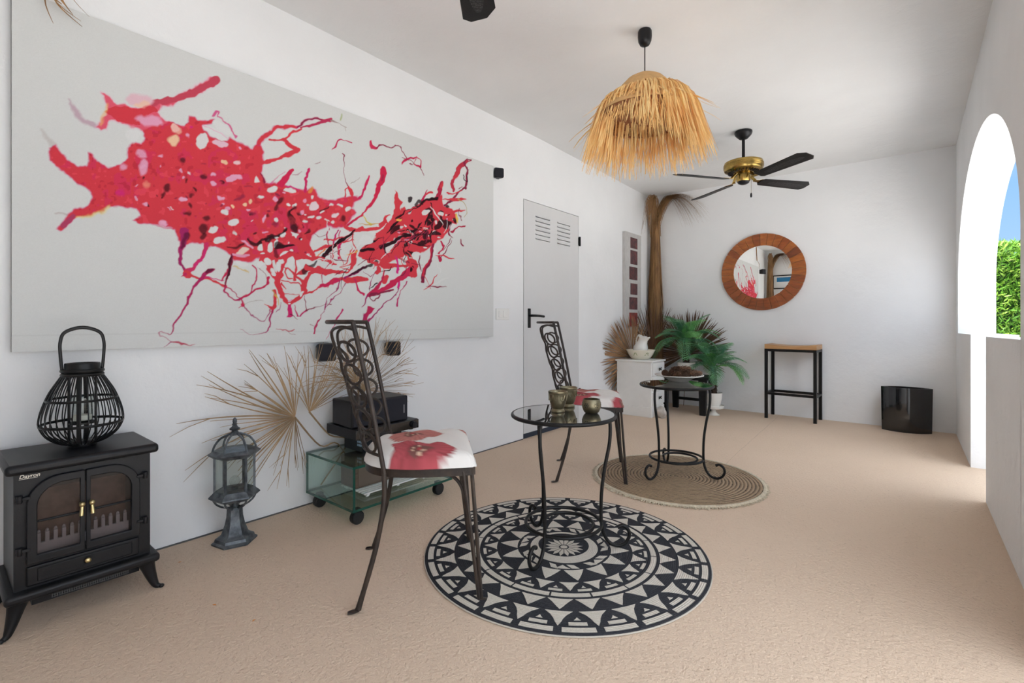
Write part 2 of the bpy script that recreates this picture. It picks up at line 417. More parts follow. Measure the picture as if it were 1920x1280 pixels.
b = MB(); b.tube(spline([(0.010, 0.079, 1.062), (0.045, 0.079, 1.062), (0.058, 0.095, 1.062), (0.060, 0.15, 1.061), (0.058, 0.225, 1.056)], 5), 0.0105, 12); b.obj('handle', M_BLACK, hp)

# thin dark line where the left wall meets the floor, and a floor joint
b = MB(); b.bb((XL + 0.001, YN + 0.002, 0.0), (XL + 0.006, 3.26, 0.006)); struct('trim_1', b, M_GREYLINE, smooth=False)
b = MB()
p0, p1 = at_z(1462, 778, 0), at_z(1362, 868, 0)
V = []
dirn = (p1 - p0).normalized(); nrm = Vector((-dirn.y, dirn.x, 0))
pts = [p0 + (p1 - p0) * t * 1.1 + nrm * R.uniform(-0.004, 0.004) + Vector((0, 0, 0.001)) for t in [i / 14 for i in range(15)]]
b.tube(pts, 0.0016, 6, flat=0.5); struct('trim_2', b, mat('floor_joint_mortar', (0.62, 0.48, 0.36, 1), 0.9, var=0.3, vscale=30), smooth=True)

# outside: patio, lawn edge
b = MB(); b.bb((XO + 0.02, -14, -0.12), (30, 9.3, -0.001)); struct('patio', b, M_PATIO, smooth=False)
b = MB(); b.bb((XL - 0.5, YB + 0.2, -0.12), (XO + 0.02, 9.3, -0.001)); struct('side_path', b, M_PATIO, smooth=False)

b = MB(); b.box((5.6, -1.5, 1.0), (0.3, 17, 2.2), rz=rad(-14)); struct('wall_bounce', b, M_EXT, smooth=False)  # unseen white wall, added to bounce sunlight into the room
# hedge: a body with thousands of leaves standing out of it
def hedge(name, lab, x0, x1, y0, y1, h, n, seed):
    rr = random.Random(seed)
    t = thing(name, lab, 'hedge', ((x0 + x1) / 2, (y0 + y1) / 2, 0))
    ox, oy = (x0 + x1) / 2, (y0 + y1) / 2
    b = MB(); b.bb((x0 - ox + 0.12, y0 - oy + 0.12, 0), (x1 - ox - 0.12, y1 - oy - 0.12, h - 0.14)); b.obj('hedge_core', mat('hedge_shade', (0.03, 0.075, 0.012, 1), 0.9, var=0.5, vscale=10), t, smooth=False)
    b = MB()
    for i in range(n):
        u = rr.random(); k = rr.random()
        if k < 0.22: p = Vector((rr.uniform(x0, x1), rr.uniform(y0, y1), h - rr.random() ** 2 * 0.22)); nn = Vector((0, 0, 1))
        elif (x1 - x0) > (y1 - y0): p = Vector((rr.uniform(x0, x1), y0 + rr.random() * 0.16, rr.uniform(0.0, h))); nn = Vector((0, -1, 0.25))
        else: p = Vector((x0 + rr.random() * 0.16, rr.uniform(y0, y1), rr.uniform(0.0, h))); nn = Vector((-1, 0, 0.25))
        dr = (nn + Vector((rr.uniform(-1, 1), rr.uniform(-1, 1), rr.uniform(-0.5, 1.1)))).normalized()
        L = rr.uniform(0.05, 0.13); w = rr.uniform(0.006, 0.014)
        sd = dr.cross(Vector((rr.uniform(-1, 1), rr.uniform(-1, 1), rr.uniform(-1, 1)))).normalized()
        c = p - Vector((ox, oy, 0)); b.m = 0 if rr.random() < 0.6 else 1
        b.add([c - sd * w * 0.4, c + dr * L * 0.5 - sd * w + nn * 0.004, c + dr * L, c + dr * L * 0.5 + sd * w + nn * 0.004, c + sd * w * 0.4], [(0, 1, 2, 3, 4)])
    f = b.obj('foliage', [M_HEDGE, M_HEDGE2], t, smooth=False); f['kind'] = 'stuff'
    return t
hedge('garden_hedge', 'tall clipped bright green hedge seen through the archway', XO + 0.05, 4.2, 9.0, 9.9, 2.03, 26000, 3)
# ------------------------------------------------------------------ the big printed canvas on the left wall
def paint_canvas():
    X = XL + 0.036
    y0, y1, z0 = at_x(22, 660, X).y, at_x(925, 631, X).y, 0.893
    ztop0, ztop1 = 2.222, 2.232
    NX, NZ = 1040, 520
    # columns spaced a little closer towards the far end, where the print is finest
    u = np.linspace(0, 1, NX); yy = y0 + (y1 - y0) * (u * 0.45 + 0.55 * (1 - (1 - u) ** 1.35))
    v = np.linspace(0, 1, NZ)
    Y = np.repeat(yy[:, None], NZ, 1); Z = z0 + v[None, :] * ((ztop0 + (ztop1 - ztop0) * (Y - y0) / (y1 - y0)) - z0)
    dep = -SIN * X + COS * Y; lat = COS * X + SIN * Y
    PX = CXP + FPX * lat / dep; PY = HYP - FPX * (Z - EYE) / dep      # pattern coordinates of the print
    C = np.empty((NX, NZ, 3)); C[:] = (0.62, 0.635, 0.63)
    rs = np.random.RandomState(5)
    # hand-made irregularity: every edge of the print wobbles a little
    def vnoise(cell, seed):
        g = np.random.RandomState(seed).rand(int(1000 / cell) + 3, int(760 / cell) + 3) * 2 - 1
        fx, fy = np.clip(PX / cell, 0, g.shape[0] - 2.01), np.clip((PY + 40) / cell, 0, g.shape[1] - 2.01); ix, iy = fx.astype(int), fy.astype(int); tx, ty = fx - ix, fy - iy
        tx = tx * tx * (3 - 2 * tx); ty = ty * ty * (3 - 2 * ty)
        return (g[ix, iy] * (1 - tx) + g[ix + 1, iy] * tx) * (1 - ty) + (g[ix, iy + 1] * (1 - tx) + g[ix + 1, iy + 1] * tx) * ty
    QX = PX + 2.6 * vnoise(13, 1) + 1.3 * vnoise(5, 2); QY = PY + 2.6 * vnoise(13, 3) + 1.3 * vnoise(5, 4)
    MOT = vnoise(22, 8) * 0.6 + vnoise(8, 9) * 0.4; MOT2 = vnoise(16, 10) * 0.5 + vnoise(6, 11) * 0.5
    CR = {'A': (60, 130, 3.878), 'B': (300, 180, 4.267), 'C': (560, 240, 4.0), 'D': (280, 400, 4.921), 'E': (480, 400, 4.922), 'F': (600, 400, 5.333), 'P': (0, 0, 1.0)}
    def cv(cr, pts):
        ox, oy, s = CR[cr]; return [(ox + p[0] / s, oy + p[1] / s) for p in pts]
    RED = (0.62, 0.045, 0.065); MAG = (0.60, 0.020, 0.20); DRK = (0.022, 0.006, 0.010); PNK = (0.72, 0.36, 0.52); WHT = (0.66, 0.67, 0.67)
    YEL = (0.72, 0.55, 0.08); PEA = (0.80, 0.52, 0.34); MAR = (0.24, 0.018, 0.055); PUR = (0.34, 0.02, 0.12)
    colmin = PX.min(1); colmax = PX.max(1)
    def region(x0, x1, ya, yb):
        i0 = np.searchsorted(PX[:, 0], x0) - 1; i1 = np.searchsorted(PX[:, 0], x1) + 1
        i0 = max(i0, 0); i1 = min(i1, NX)
        if i1 <= i0: return None
        sl = PY[i0:i1]; m = (sl > ya) & (sl < yb); js = np.where(m.any(0))[0]
        if len(js) == 0: return None
        return slice(i0, i1), slice(js[0], js[-1] + 1)
    def blend(sl, al, col):
        C[sl] = C[sl] * (1 - al[..., None]) + np.array(col) * al[..., None]
    def sm(d, soft): return np.clip(0.5 - d / (2 * soft), 0, 1)
    def stroke(pts, w, col, soft=0.7, alpha=1.0, sp=True):
        n = len(pts); ws = list(w) if isinstance(w, (tuple, list)) else [w] * n
        if len(ws) != n: ws = list(np.interp(np.linspace(0, 1, n), np.linspace(0, 1, len(ws)), ws))
        if sp and n > 2:
            q = spline([(p[0], p[1], ws[i]) for i, p in enumerate(pts)], 5); pts = [(a.x, a.y) for a in q]; ws = [max(a.z, 0.3) for a in q]
        mw = max(ws) / 2 + soft * 2
        xs = [p[0] for p in pts]; ys = [p[1] for p in pts]
        sl = region(min(xs) - mw, max(xs) + mw, min(ys) - mw, max(ys) + mw)
        if sl is None: return
        px = QX[sl]; py = QY[sl]; D = np.full(px.shape, 1e9)
        for i in range(len(pts) - 1):
            ax, ay = pts[i]; bx, by = pts[i + 1]; dx, dy = bx - ax, by - ay; L = dx * dx + dy * dy + 1e-9
            t = np.clip(((px - ax) * dx + (py - ay) * dy) / L, 0, 1)
            D = np.minimum(D, np.hypot(px - ax - t * dx, py - ay - t * dy) - (ws[i] + (ws[i + 1] - ws[i]) * t) / 2)
        blend(sl, sm(D, soft) * alpha, col)
    def poly(pts, col, soft=0.8, grow=0.0, alpha=1.0, smooth=0):
        if smooth: pts = [(a.x, a.y) for a in spline([(p[0], p[1], 0) for p in pts], smooth, closed=True)]
        xs = [p[0] for p in pts]; ys = [p[1] for p in pts]; m = soft * 2 + max(grow, 0) + 1
        sl = region(min(xs) - m, max(xs) + m, min(ys) - m, max(ys) + m)
        if sl is None: return
        px = QX[sl]; py = QY[sl]; D = np.full(px.shape, 1e9); ins = np.zeros(px.shape, bool); n = len(pts)
        for i in range(n):
            ax, ay = pts[i]; bx, by = pts[(i + 1) % n]; dx, dy = bx - ax, by - ay; L = dx * dx + dy * dy + 1e-9
            t = np.clip(((px - ax) * dx + (py - ay) * dy) / L, 0, 1)
            D = np.minimum(D, np.hypot(px - ax - t * dx, py - ay - t * dy))
            if abs(dy) > 1e-9:
                c = ((ay > py) != (by > py)) & (px < dx * (py - ay) / dy + ax); ins ^= c
        D = np.where(ins, -D, D) - grow
        blend(sl, sm(D, soft) * alpha, col)
    def ell(cr, x, y, rx, ry, col, soft=0.8, ang=0, alpha=1.0):
        ox, oy, s = CR[cr]; x, y, rx, ry = ox + x / s, oy + y / s, rx / s, ry / s
        ca, sa = math.cos(ang), math.sin(ang)
        poly([(x + rx * math.cos(a) * ca - ry * math.sin(a) * sa, y + rx * math.cos(a) * sa + ry * math.sin(a) * ca) for a in [2 * PI * k / 14 for k in range(14)]], col, soft, 0, alpha)
    def st(cr, pts, w, col=RED, soft=0.6, alpha=1.0, halo=None):
        s = CR[cr][2]; ww = [a / s for a in w] if isinstance(w, (tuple, list)) else w / s
        p = cv(cr, pts)
        if halo: stroke(p, [a + 1.6 for a in ww] if isinstance(ww, list) else ww + 1.6, halo, soft + 0.6, 0.8)
        stroke(p, ww, col, soft, alpha)
    # soft whiter patch where the print fades to white
    # --- pale outlying brush marks on the left
    st('A', [(60, 440), (100, 490), (150, 550)], (14, 22, 40), (0.50, 0.47, 0.46), 2.2, 0.75)
    st('A', [(275, 215), (310, 300), (380, 370), (450, 410)], (10, 34, 40, 40), (0.45, 0.27, 0.36), 2.4, 0.75)
    body = cv('A', [(130, 570), (165, 558), (215, 600), (270, 660), (340, 705), (400, 705), (420, 670), (410, 610), (440, 620), (470, 680), (560, 718), (650, 695), (690, 650), (700, 570), (730, 530), (800, 540), (820, 490), (810, 430), (870, 410), (940, 390), (1000, 370), (1050, 400), (1110, 410), (1145, 380), (1150, 330), (1190, 340), (1220, 370), (1270, 375)]) \
        + cv('B', [(405, 190), (430, 190), (420, 225), (350, 240), (345, 280), (430, 340), (540, 360), (560, 320), (600, 350), (680, 390), (740, 420), (800, 350), (820, 400), (825, 490), (840, 515), (825, 560), (820, 600), (850, 700), (905, 690), (990, 700), (1040, 720), (1100, 745), (1150, 755), (1210, 735), (1245, 745), (1260, 800), (1310, 835), (1400, 840), (1470, 810), (1536, 800)]) \
        + cv('C', [(430, 518), (460, 540), (420, 560), (400, 600), (430, 640), (400, 670), (350, 740), (290, 745), (200, 730), (150, 760), (100, 820), (90, 880), (90, 930), (20, 975)]) \
        + cv('D', [(1350, 385), (1200, 400), (1100, 400), (1000, 420), (940, 450), (880, 440), (780, 440), (740, 380), (690, 345), (620, 300), (550, 310), (500, 280), (400, 268), (340, 290), (300, 350), (270, 350), (285, 280), (240, 150), (120, 130), (0, 90)]) \
        + cv('A', [(1030, 1155), (960, 1150), (880, 1125), (790, 1120), (740, 1095), (790, 1070), (760, 1020), (700, 1010), (620, 992), (550, 1000), (500, 1040), (420, 1060), (340, 1062), (280, 1110), (210, 1172), (182, 1160), (230, 1100), (255, 1050), (300, 1020), (380, 1010), (420, 970), (438, 920), (400, 870), (330, 830), (250, 770), (180, 710), (135, 650)])
    top = cv('A', [(495, 165), (560, 195), (610, 245), (680, 268), (760, 283), (830, 262), (890, 220), (1000, 215), (1080, 180), (1180, 130), (1300, 55), (1358, 100), (1270, 150), (1150, 195), (1050, 235), (1020, 265), (950, 258), (905, 300), (930, 350), (1000, 375), (900, 420), (800, 440), (740, 420), (650, 400), (620, 370), (560, 372), (540, 430), (500, 442), (460, 420), (480, 385), (540, 330), (550, 270), (520, 220)])
    poly(body, MAG, 1.8, 0.6, 0.85); poly(top, PNK, 2.4, 1.4, 0.6); poly(top, (0.70, 0.10, 0.16), 1.4, -0.4)
    poly(body, RED, 1.2, -0.8)
    isred = (C[..., 0] > 0.6) & (C[..., 1] < 0.06)
    for cond, cc, kk in (((MOT > 0.30) & isred, (0.60, 0.03, 0.11), 0.55), ((MOT2 > 0.42) & isred, (0.42, 0.02, 0.04), 0.5), ((MOT2 < -0.50) & isred, (0.74, 0.07, 0.10), 0.6)):
        C[cond] = C[cond] * (1 - kk) + np.array(cc) * kk
    rb = np.random.RandomState(17)
    for i in range(44):      # small blemishes and pinholes of the print
        bx, by = rb.uniform(0.15, 1), rb.uniform(-1, 1); cx_ = 190 + 400 * bx; cy_ = 320 + 110 * bx + by * 55
        k_ = i % 4; r1, r2 = rb.uniform(1.2, 5.5), rb.uniform(1.0, 3.2)
        ell('P', cx_, cy_, r1, r2, (MAR, WHT, PNK, DRK)[k_] if not (k_ == 1 and bx < 0.3) else PNK, 0.8, rb.uniform(-1.2, 1.2), 0.85); poly(cv('A', [(540, 300), (600, 275), (760, 300), (890, 270), (900, 300), (780, 350), (770, 400), (680, 390), (600, 350)]), RED, 2)
    st('A', [(890, 240), (1050, 215), (1200, 150), (1340, 80)], (50, 46, 52, 66), (0.52, 0.06, 0.10), 1.0)
    st('A', [(545, 250), (535, 310), (490, 400)], (20, 26, 16), (0.78, 0.45, 0.15), 2.2, 0.6)
    st('A', [(330, 1068), (420, 1062), (500, 1040), (560, 1000)], 22, (0.72, 0.62, 0.15), 2.0, 0.55)
    st('A', [(230, 1130), (300, 1060)], 40, (0.40, 0.05, 0.12), 1.2); st('A', [(180, 1048), (250, 1052)], 14, (0.45, 0.38, 0.38), 1.4, 0.7)
    ell('A', 780, 222, 105, 42, (0.70, 0.44, 0.52), 3, 0.05, 0.9); ell('A', 800, 255, 60, 22, PEA, 2.5, -0.1, 0.7)
    ell('A', 850, 372, 100, 34, PNK, 2.6, 0.15, 0.9); ell('A', 730, 480, 62, 52, WHT, 2.4, 0.5)
    ell('A', 800, 620, 42, 30, PNK, 2.2, 0.6, 0.8); ell('A', 812, 715, 32, 55, PNK, 2.2, 0.1, 0.85); ell('A', 670, 712, 30, 20, PNK, 2.2, 0, 0.8)
    ell('A', 1030, 515, 36, 38, PEA, 2.2); ell('A', 1050, 440, 36, 26, (0.78, 0.40, 0.32), 2.2, 0.6, 0.8); ell('A', 640, 900, 30, 22, MAG, 2.5, 0, 0.8); ell('A', 825, 835, 24, 18, (0.80, 0.28, 0.2), 2.5, 0, 0.7)
    for (x, y, rx, ry) in ((820, 978, 16, 16), (950, 1120, 36, 18), (1097, 943, 34, 14), (1325, 765, 18, 12), (1320, 828, 26, 14), (935, 625, 16, 12), (1130, 480, 14, 14), (1370, 935, 20, 18)): ell('A', x, y, rx, ry, PNK, 1.4, 0.2, 0.9)
    # white openings of the main body
    for (x, y, rx, ry, c, a) in ((345, 360, 48, 58, WHT, 0), (440, 300, 105, 34, WHT, 0.5), (495, 250, 80, 34, WHT, 0.6), (480, 382, 66, 26, (0.72, 0.50, 0.60), 0.2), (520, 525, 26, 20, PEA, 0), (612, 530, 26, 18, (0.76, 0.52, 0.56), 0),
        (590, 655, 62, 30, PNK, -0.3), (432, 628, 22, 10, PNK, 0), (430, 695, 26, 14, PNK, 0), (900, 745, 44, 26, WHT, -0.3), (1030, 750, 52, 20, WHT, 0.1), (485, 815, 28, 15, PNK, 0), (188, 826, 34, 13, PNK, 0.2), (805, 803, 26, 13, WHT, 0), (715, 843, 15, 15, PEA, 0),
        (680, 872, 16, 16, PEA, 0), (585, 880, 17, 15, PEA, 0), (713, 908, 18, 11, PNK, 0), (515, 930, 26, 17, WHT, 0.1), (590, 1010, 42, 30, WHT, 0), (481, 1148, 50, 25, WHT, -0.1), (424, 1070, 40, 25, WHT, -0.6), (925, 815, 16, 20, PNK, 0), (925, 998, 15, 20, WHT, 0.4),
        (838, 985, 11, 30, PNK, 0.1), (1030, 865, 14, 12, WHT, 0.4), (1088, 874, 14, 11, WHT, 0), (1213, 807, 12, 14, WHT, 0), (1228, 880, 40, 32, (0.70, 0.6, 0.64), -0.6), (1178, 872, 12, 9, WHT, 0), (1300, 920, 22, 11, WHT, -0.3), (1275, 965, 22, 13, WHT, 0.1), (1208, 963, 30, 9, WHT, 0),
        (1165, 993, 24, 9, WHT, 0), (830, 1095, 36, 10, PNK, -0.1), (975, 1108, 22, 22, WHT, 0), (929, 1125, 18, 13, WHT, 0), (1375, 877, 22, 8, WHT, 0), (1445, 885, 26, 9, WHT, 0.4), (1395, 955, 28, 20, (0.7, 0.6, 0.64), 0), (1330, 1003, 20, 8, WHT, 0.4), (1378, 1012, 14, 12, WHT, 0),
        (1512, 908, 12, 26, WHT, 0.9), (1490, 1060, 16, 8, WHT, 0), (1160, 940, 8, 8, WHT, 0), (995, 1057, 8, 8, WHT, 0), (1022, 1167, 8, 8, WHT, 0), (1170, 1200, 11, 11, WHT, 0), (30, 1020, 26, 14, PNK, 0.3), (640, 415, 14, 9, PNK, 0.6), (250, 250, 10, 12, MAG, 0), (120, 255, 30, 26, (0.78, 0.45, 0.4), 0.4)):
        ell('B', x, y, rx, ry, c, 0.9, a, 0.96)
    poly(cv('B', [(755, 690), (780, 632), (805, 690)]), WHT, 0.9)
    poly(cv('B', [(1040, 1095), (1108, 1095), (1072, 1150)]), WHT, 0.7)
    # fine loop over the shoulder and the two horns on the right of the body
    st('B', [(415, 160), (440, 120), (465, 130), (450, 165), (500, 195), (560, 240), (610, 320)], (18, 26, 18, 10, 10, 14, 18), MAG, 0.9, 0.85)
    st('B', [(350, 245), (430, 275), (540, 330)], 5, PNK, 0.8)
    st('B', [(800, 370), (860, 300), (930, 258), (1020, 245), (1100, 240)], (40, 26, 22, 20, 18), RED, 0.7, halo=MAG)
    st('B', [(1100, 240), (1140, 215), (1190, 185), (1260, 175), (1320, 195)], (14, 14, 14, 14, 18), MAR, 0.7, halo=MAG)
    st('B', [(1130, 245), (1200, 240), (1260, 220), (1320, 195), (1370, 188)], (16, 20, 22, 26, 34), (0.46, 0.03, 0.09), 0.7)
    st('B', [(870, 345), (960, 350), (1015, 340), (1060, 290), (1140, 260)], (18, 18, 22, 20, 16), RED, 0.7)
    st('B', [(990, 350), (1040, 390), (1100, 430)], (26, 36, 40), RED, 0.7)
    st('B', [(1105, 430), (1050, 455), (940, 500), (830, 535)], (42, 34, 26, 34), RED, 0.7)
    st('B', [(1375, 195), (1430, 210), (1490, 245)], (8, 4, 5), (0.3, 0.2, 0.2), 0.6); st('B', [(1458, 140), (1450, 180)], (8, 16), (0.35, 0.42, 0.18), 0.8, 0.8); st('B', [(1480, 245), (1488, 280)], 3, (0.3, 0.25, 0.2), 0.6)
    st('B', [(1365, 428), (1400, 405), (1430, 360), (1480, 352), (1527, 370)], (6, 20, 16, 8, 12), (0.52, 0.03, 0.10), 0.5)
    st('B', [(960, 700), (1010, 650), (1055, 600)], (44, 46, 36), (0.58, 0.02, 0.08), 0.7); st('B', [(880, 700), (930, 660), (995, 610)], (16, 8, 4), MAG, 0.8, 0.6)
    st('B', [(1155, 755), (1168, 690), (1190, 585)], (26, 20, 24), (0.56, 0.02, 0.12), 0.6); st('B', [(1060, 640), (1090, 632), (1138, 605)], (4, 8, 4), PUR, 0.7, 0.6); st('B', [(1240, 542), (1278, 520)], 5, MAR, 0.6, 0.7)
    st('B', [(1000, 715), (1060, 725), (1110, 755)], 8, MAG, 0.7); st('B', [(815, 610), (840, 690)], (10, 16), MAR, 0.7)
    st('B', [(1195, 760), (1215, 735)], 24, (0.70, 0.28, 0.06), 1.2, 0.8)
    # dark blots
    for (x, y, rx, ry, a) in ((180, 520, 26, 18, 0), (350, 640, 28, 16, 0.1), (210, 680, 10, 18, 0.2), (60, 735, 22, 36, 0.5), (30, 790, 14, 26, 0.2), (250, 800, 10, 22, 0), (240, 880, 16, 26, -0.5), (222, 940, 34, 14, 0.1), (375, 980, 24, 18, 0), (350, 1062, 32, 42, 0.2), (205, 1125, 30, 36, 0), (340, 1120, 26, 30, 0.4),
        (965, 835, 32, 22, -0.5), (935, 885, 18, 34, 0.3), (1050, 945, 22, 28, 0.3), (1108, 945, 22, 16, 0), (1080, 895, 18, 14, 0), (1070, 1055, 26, 30, 0), (740, 942, 30, 12, 0.2), (915, 1025, 26, 12, 0), (640, 812, 44, 12, -0.3), (1185, 1078, 14, 18, 0), (700, 728, 32, 6, 0.1), (860, 960, 12, 14, 0), (1465, 980, 20, 26, 0.4), (345, 545, 20, 5, -0.4), (1120, 1000, 12, 36, -0.5)):
        ell('B', x, y, rx, ry, DRK if ry > 13 else MAR, 1.6, a, 0.8)
    st('B', [(700, 1150), (760, 1180), (860, 1150), (950, 1110), (1000, 1065)], (16, 34, 26, 16, 22), DRK, 0.9, 0.92); st('B', [(930, 1210), (1000, 1200), (1080, 1188)], (44, 26, 18), DRK, 0.9, 0.9); st('B', [(540, 1212), (600, 1210), (660, 1188)], (10, 20, 24), DRK, 1.1, 0.8)
    st('B', [(1060, 930), (1100, 990), (1140, 1040)], (50, 30, 18), DRK, 0.8, 0.7); st('B', [(1070, 920), (1110, 985), (1135, 1010)], 22, RED, 0.6)
    st('B', [(1280, 910), (1350, 890)], 14, DRK, 0.7, 0.8)
    # --- lower left trailing loops
    def sD(p, w, c=(0.52, 0.02, 0.10), so=0.7, al=1, h=MAG): st('D', p, w, c, so, al)
    sD([(320, 170), (320, 260), (290, 340), (285, 420), (340, 540)], (70, 60, 36, 34, 34), PUR, 0.9); sD([(335, 200), (310, 300)], (50, 30), DRK, 1.4, 0.6)
    sD([(525, 290), (505, 360), (460, 450), (400, 510), (345, 545)], (46, 38, 34, 32, 44), (0.56, 0.03, 0.12)); sD([(520, 330), (480, 430), (430, 485)], 12, MAG, 0.8, 0.7)
    ell('D', 350, 560, 44, 30, RED, 0.7); sD([(300, 585), (340, 560)], (8, 24)); sD([(380, 560), (450, 585), (520, 600), (620, 632), (710, 670)], (24, 22, 26, 22, 26), RED)
    sD([(500, 600), (590, 596), (680, 610)], (6, 12, 6), MAG); sD([(660, 605), (700, 560), (740, 490), (755, 400)], (12, 18, 24, 30), (0.54, 0.02, 0.08)); sD([(762, 390), (748, 470), (722, 570), (700, 665)], (30, 36, 28, 22), MAR); sD([(752, 410), (735, 520), (712, 610)], (22, 24, 12), DRK, 1.0, 0.8)
    sD([(700, 670), (700, 720), (740, 775), (800, 795), (855, 785)], (20, 16, 16, 16, 24), (0.44, 0.02, 0.10)); sD([(715, 680), (780, 715), (835, 780)], 10, (0.44, 0.02, 0.10))
    sD([(860, 785), (930, 725), (1010, 690), (1085, 650), (1092, 600)], (20, 20, 18, 16, 26), (0.5, 0.02, 0.08)); sD([(960, 480), (990, 540), (972, 640), (935, 715)], (16, 12, 14, 14), (0.5, 0.02, 0.1)); sD([(1000, 500), (1060, 545), (1075, 590)], 5, MAR)
    ell('D', 862, 838, 20, 20, RED, 0.7); sD([(820, 867), (850, 845)], (3, 10)); sD([(850, 785), (862, 840)], 14); sD([(872, 842), (920, 920), (1000, 980), (1060, 988), (1090, 955), (1110, 880)], (10, 7, 7, 7, 7, 10), PUR)
    sD([(880, 836), (960, 808), (1050, 812)], 3, (0.35, 0.3, 0.28)); sD([(1065, 838), (1130, 868), (1150, 840)], (4, 26, 30), RED); sD([(1150, 700), (1160, 780), (1145, 850), (1120, 900)], (24, 30, 26, 14), RED)
    sD([(1130, 885), (1110, 1010), (1085, 1090), (1020, 1117), (930, 1108), (840, 1065)], (18, 14, 12, 5, 4, 3), (0.38, 0.02, 0.12)); sD([(1160, 905), (1190, 880), (1210, 820)], 6, PUR)
    sD([(590, 508), (540, 548), (460, 612), (400, 700), (350, 830), (290, 940), (235, 1020), (218, 1080), (190, 1112), (150, 1100), (115, 1078), (92, 1092), (120, 1140), (200, 1185)], (22, 40, 34, 26, 22, 18, 16, 12, 10, 6, 6, 8, 6, 8), (0.40, 0.02, 0.11))
    sD([(585, 508), (530, 552)], (18, 30), DRK, 1.0, 0.7); sD([(200, 1185), (280, 1190), (370, 1215), (430, 1200)], (10, 22, 10, 3), (0.42, 0.08, 0.12)); sD([(205, 1187), (135, 1230)], (8, 5), PUR); sD([(1165, 1060), (1275, 1080), (1335, 1068)], (2, 8, 6), (0.5, 0.12, 0.15)); sD([(1275, 1080), (1345, 1115)], 3, MAR)
    ell('D', 860, 345, 60, 22, (0.74, 0.58, 0.50), 1.2, -0.4); st('D', [(850, 255), (900, 280), (950, 310)], 18, PNK, 0.9, 0.9); st('D', [(780, 380), (860, 385), (915, 385)], 26, PNK, 0.9, 0.8); ell('D', 850, 465, 66, 20, WHT, 1.0, 0.1); st('D', [(780, 490), (860, 520), (910, 545)], (8, 10, 6), (0.6, 0.4, 0.08), 0.8, 0.8)
    # --- net of drips under the body
    def sE(p, w, c=RED, so=0.55, al=1): st('E', p, w, c, so, al)
    for p, w in (([(60, 300), (100, 400), (130, 520), (190, 600)], (40, 56, 54, 60)), ([(190, 600), (215, 690), (240, 770), (305, 845)], (60, 54, 42, 34)), ([(305, 845), (380, 790), (440, 730), (450, 650), (490, 560), (570, 520)], (30, 36, 44, 50, 34, 60)),
                 ([(180, 420), (200, 500), (205, 600)], (44, 28, 46)), ([(280, 400), (250, 470), (225, 580)], (40, 34, 40)), ([(440, 675), (350, 640), (235, 615)], (20, 12, 10)), ([(370, 410), (368, 500), (360, 610)], (14, 16, 30)), ([(255, 480), (330, 530), (440, 640)], (8, 16, 22)),
                 ([(285, 500), (275, 560), (300, 600), (340, 600)], (10, 14, 12, 8)), ([(490, 500), (430, 540), (380, 560)], (40, 44, 16)), ([(240, 640), (270, 695)], (24, 8)), ([(250, 745), (330, 748), (400, 742)], 5), ([(0, 60), (90, 420), (60, 440)], 30),
                 ([(60, 430), (250, 400), (400, 405)], (60, 40, 60))): sE(p, w)
    for (x, y, rx, ry, a) in ((40, 320, 20, 36, -0.4), (125, 310, 26, 56, 0), (180, 280, 16, 44, 0.25), (105, 450, 26, 38, -0.3), (150, 540, 20, 44, -0.45), (205, 500, 22, 44, 0.1), (255, 370, 44, 14, -0.4), (320, 350, 16, 10, 0), (345, 212, 28, 36, 0), (240, 195, 26, 22, 0), (185, 215, 20, 14, 0), (40, 480, 26, 34, 0.6), (240, 440, 18, 26, 0.6), (320, 450, 34, 46, 0.3), (400, 480, 16, 36, -0.4), (305, 845, 8, 8, 0), (425, 735, 14, 32, 0.5), (200, 770, 14, 34, 0.3), (465, 300, 10, 10, 0), (425, 235, 8, 8, 0), (60, 380, 20, 8, 0)):
        ell('E', x, y, rx, ry, WHT, 0.7, a)
    sE([(305, 870), (312, 940)], (34, 46), (0.58, 0.02, 0.14)); sE([(330, 800), (300, 820)], 12, PNK); sE([(355, 850), (375, 920), (400, 938), (450, 900)], (8, 14, 16, 8), (0.5, 0.02, 0.12)); sE([(310, 930), (380, 965)], (16, 5), MAR)
    sE([(450, 900), (560, 865), (640, 850), (690, 840)], (12, 4, 4, 8), MAR); sE([(458, 760), (460, 900)], (5, 10), MAR); sE([(170, 740), (200, 790), (200, 840)], (14, 8, 4), (0.6, 0.42, 0.06)); sE([(150, 700), (175, 745)], 8, (0.5, 0.3, 0.1))
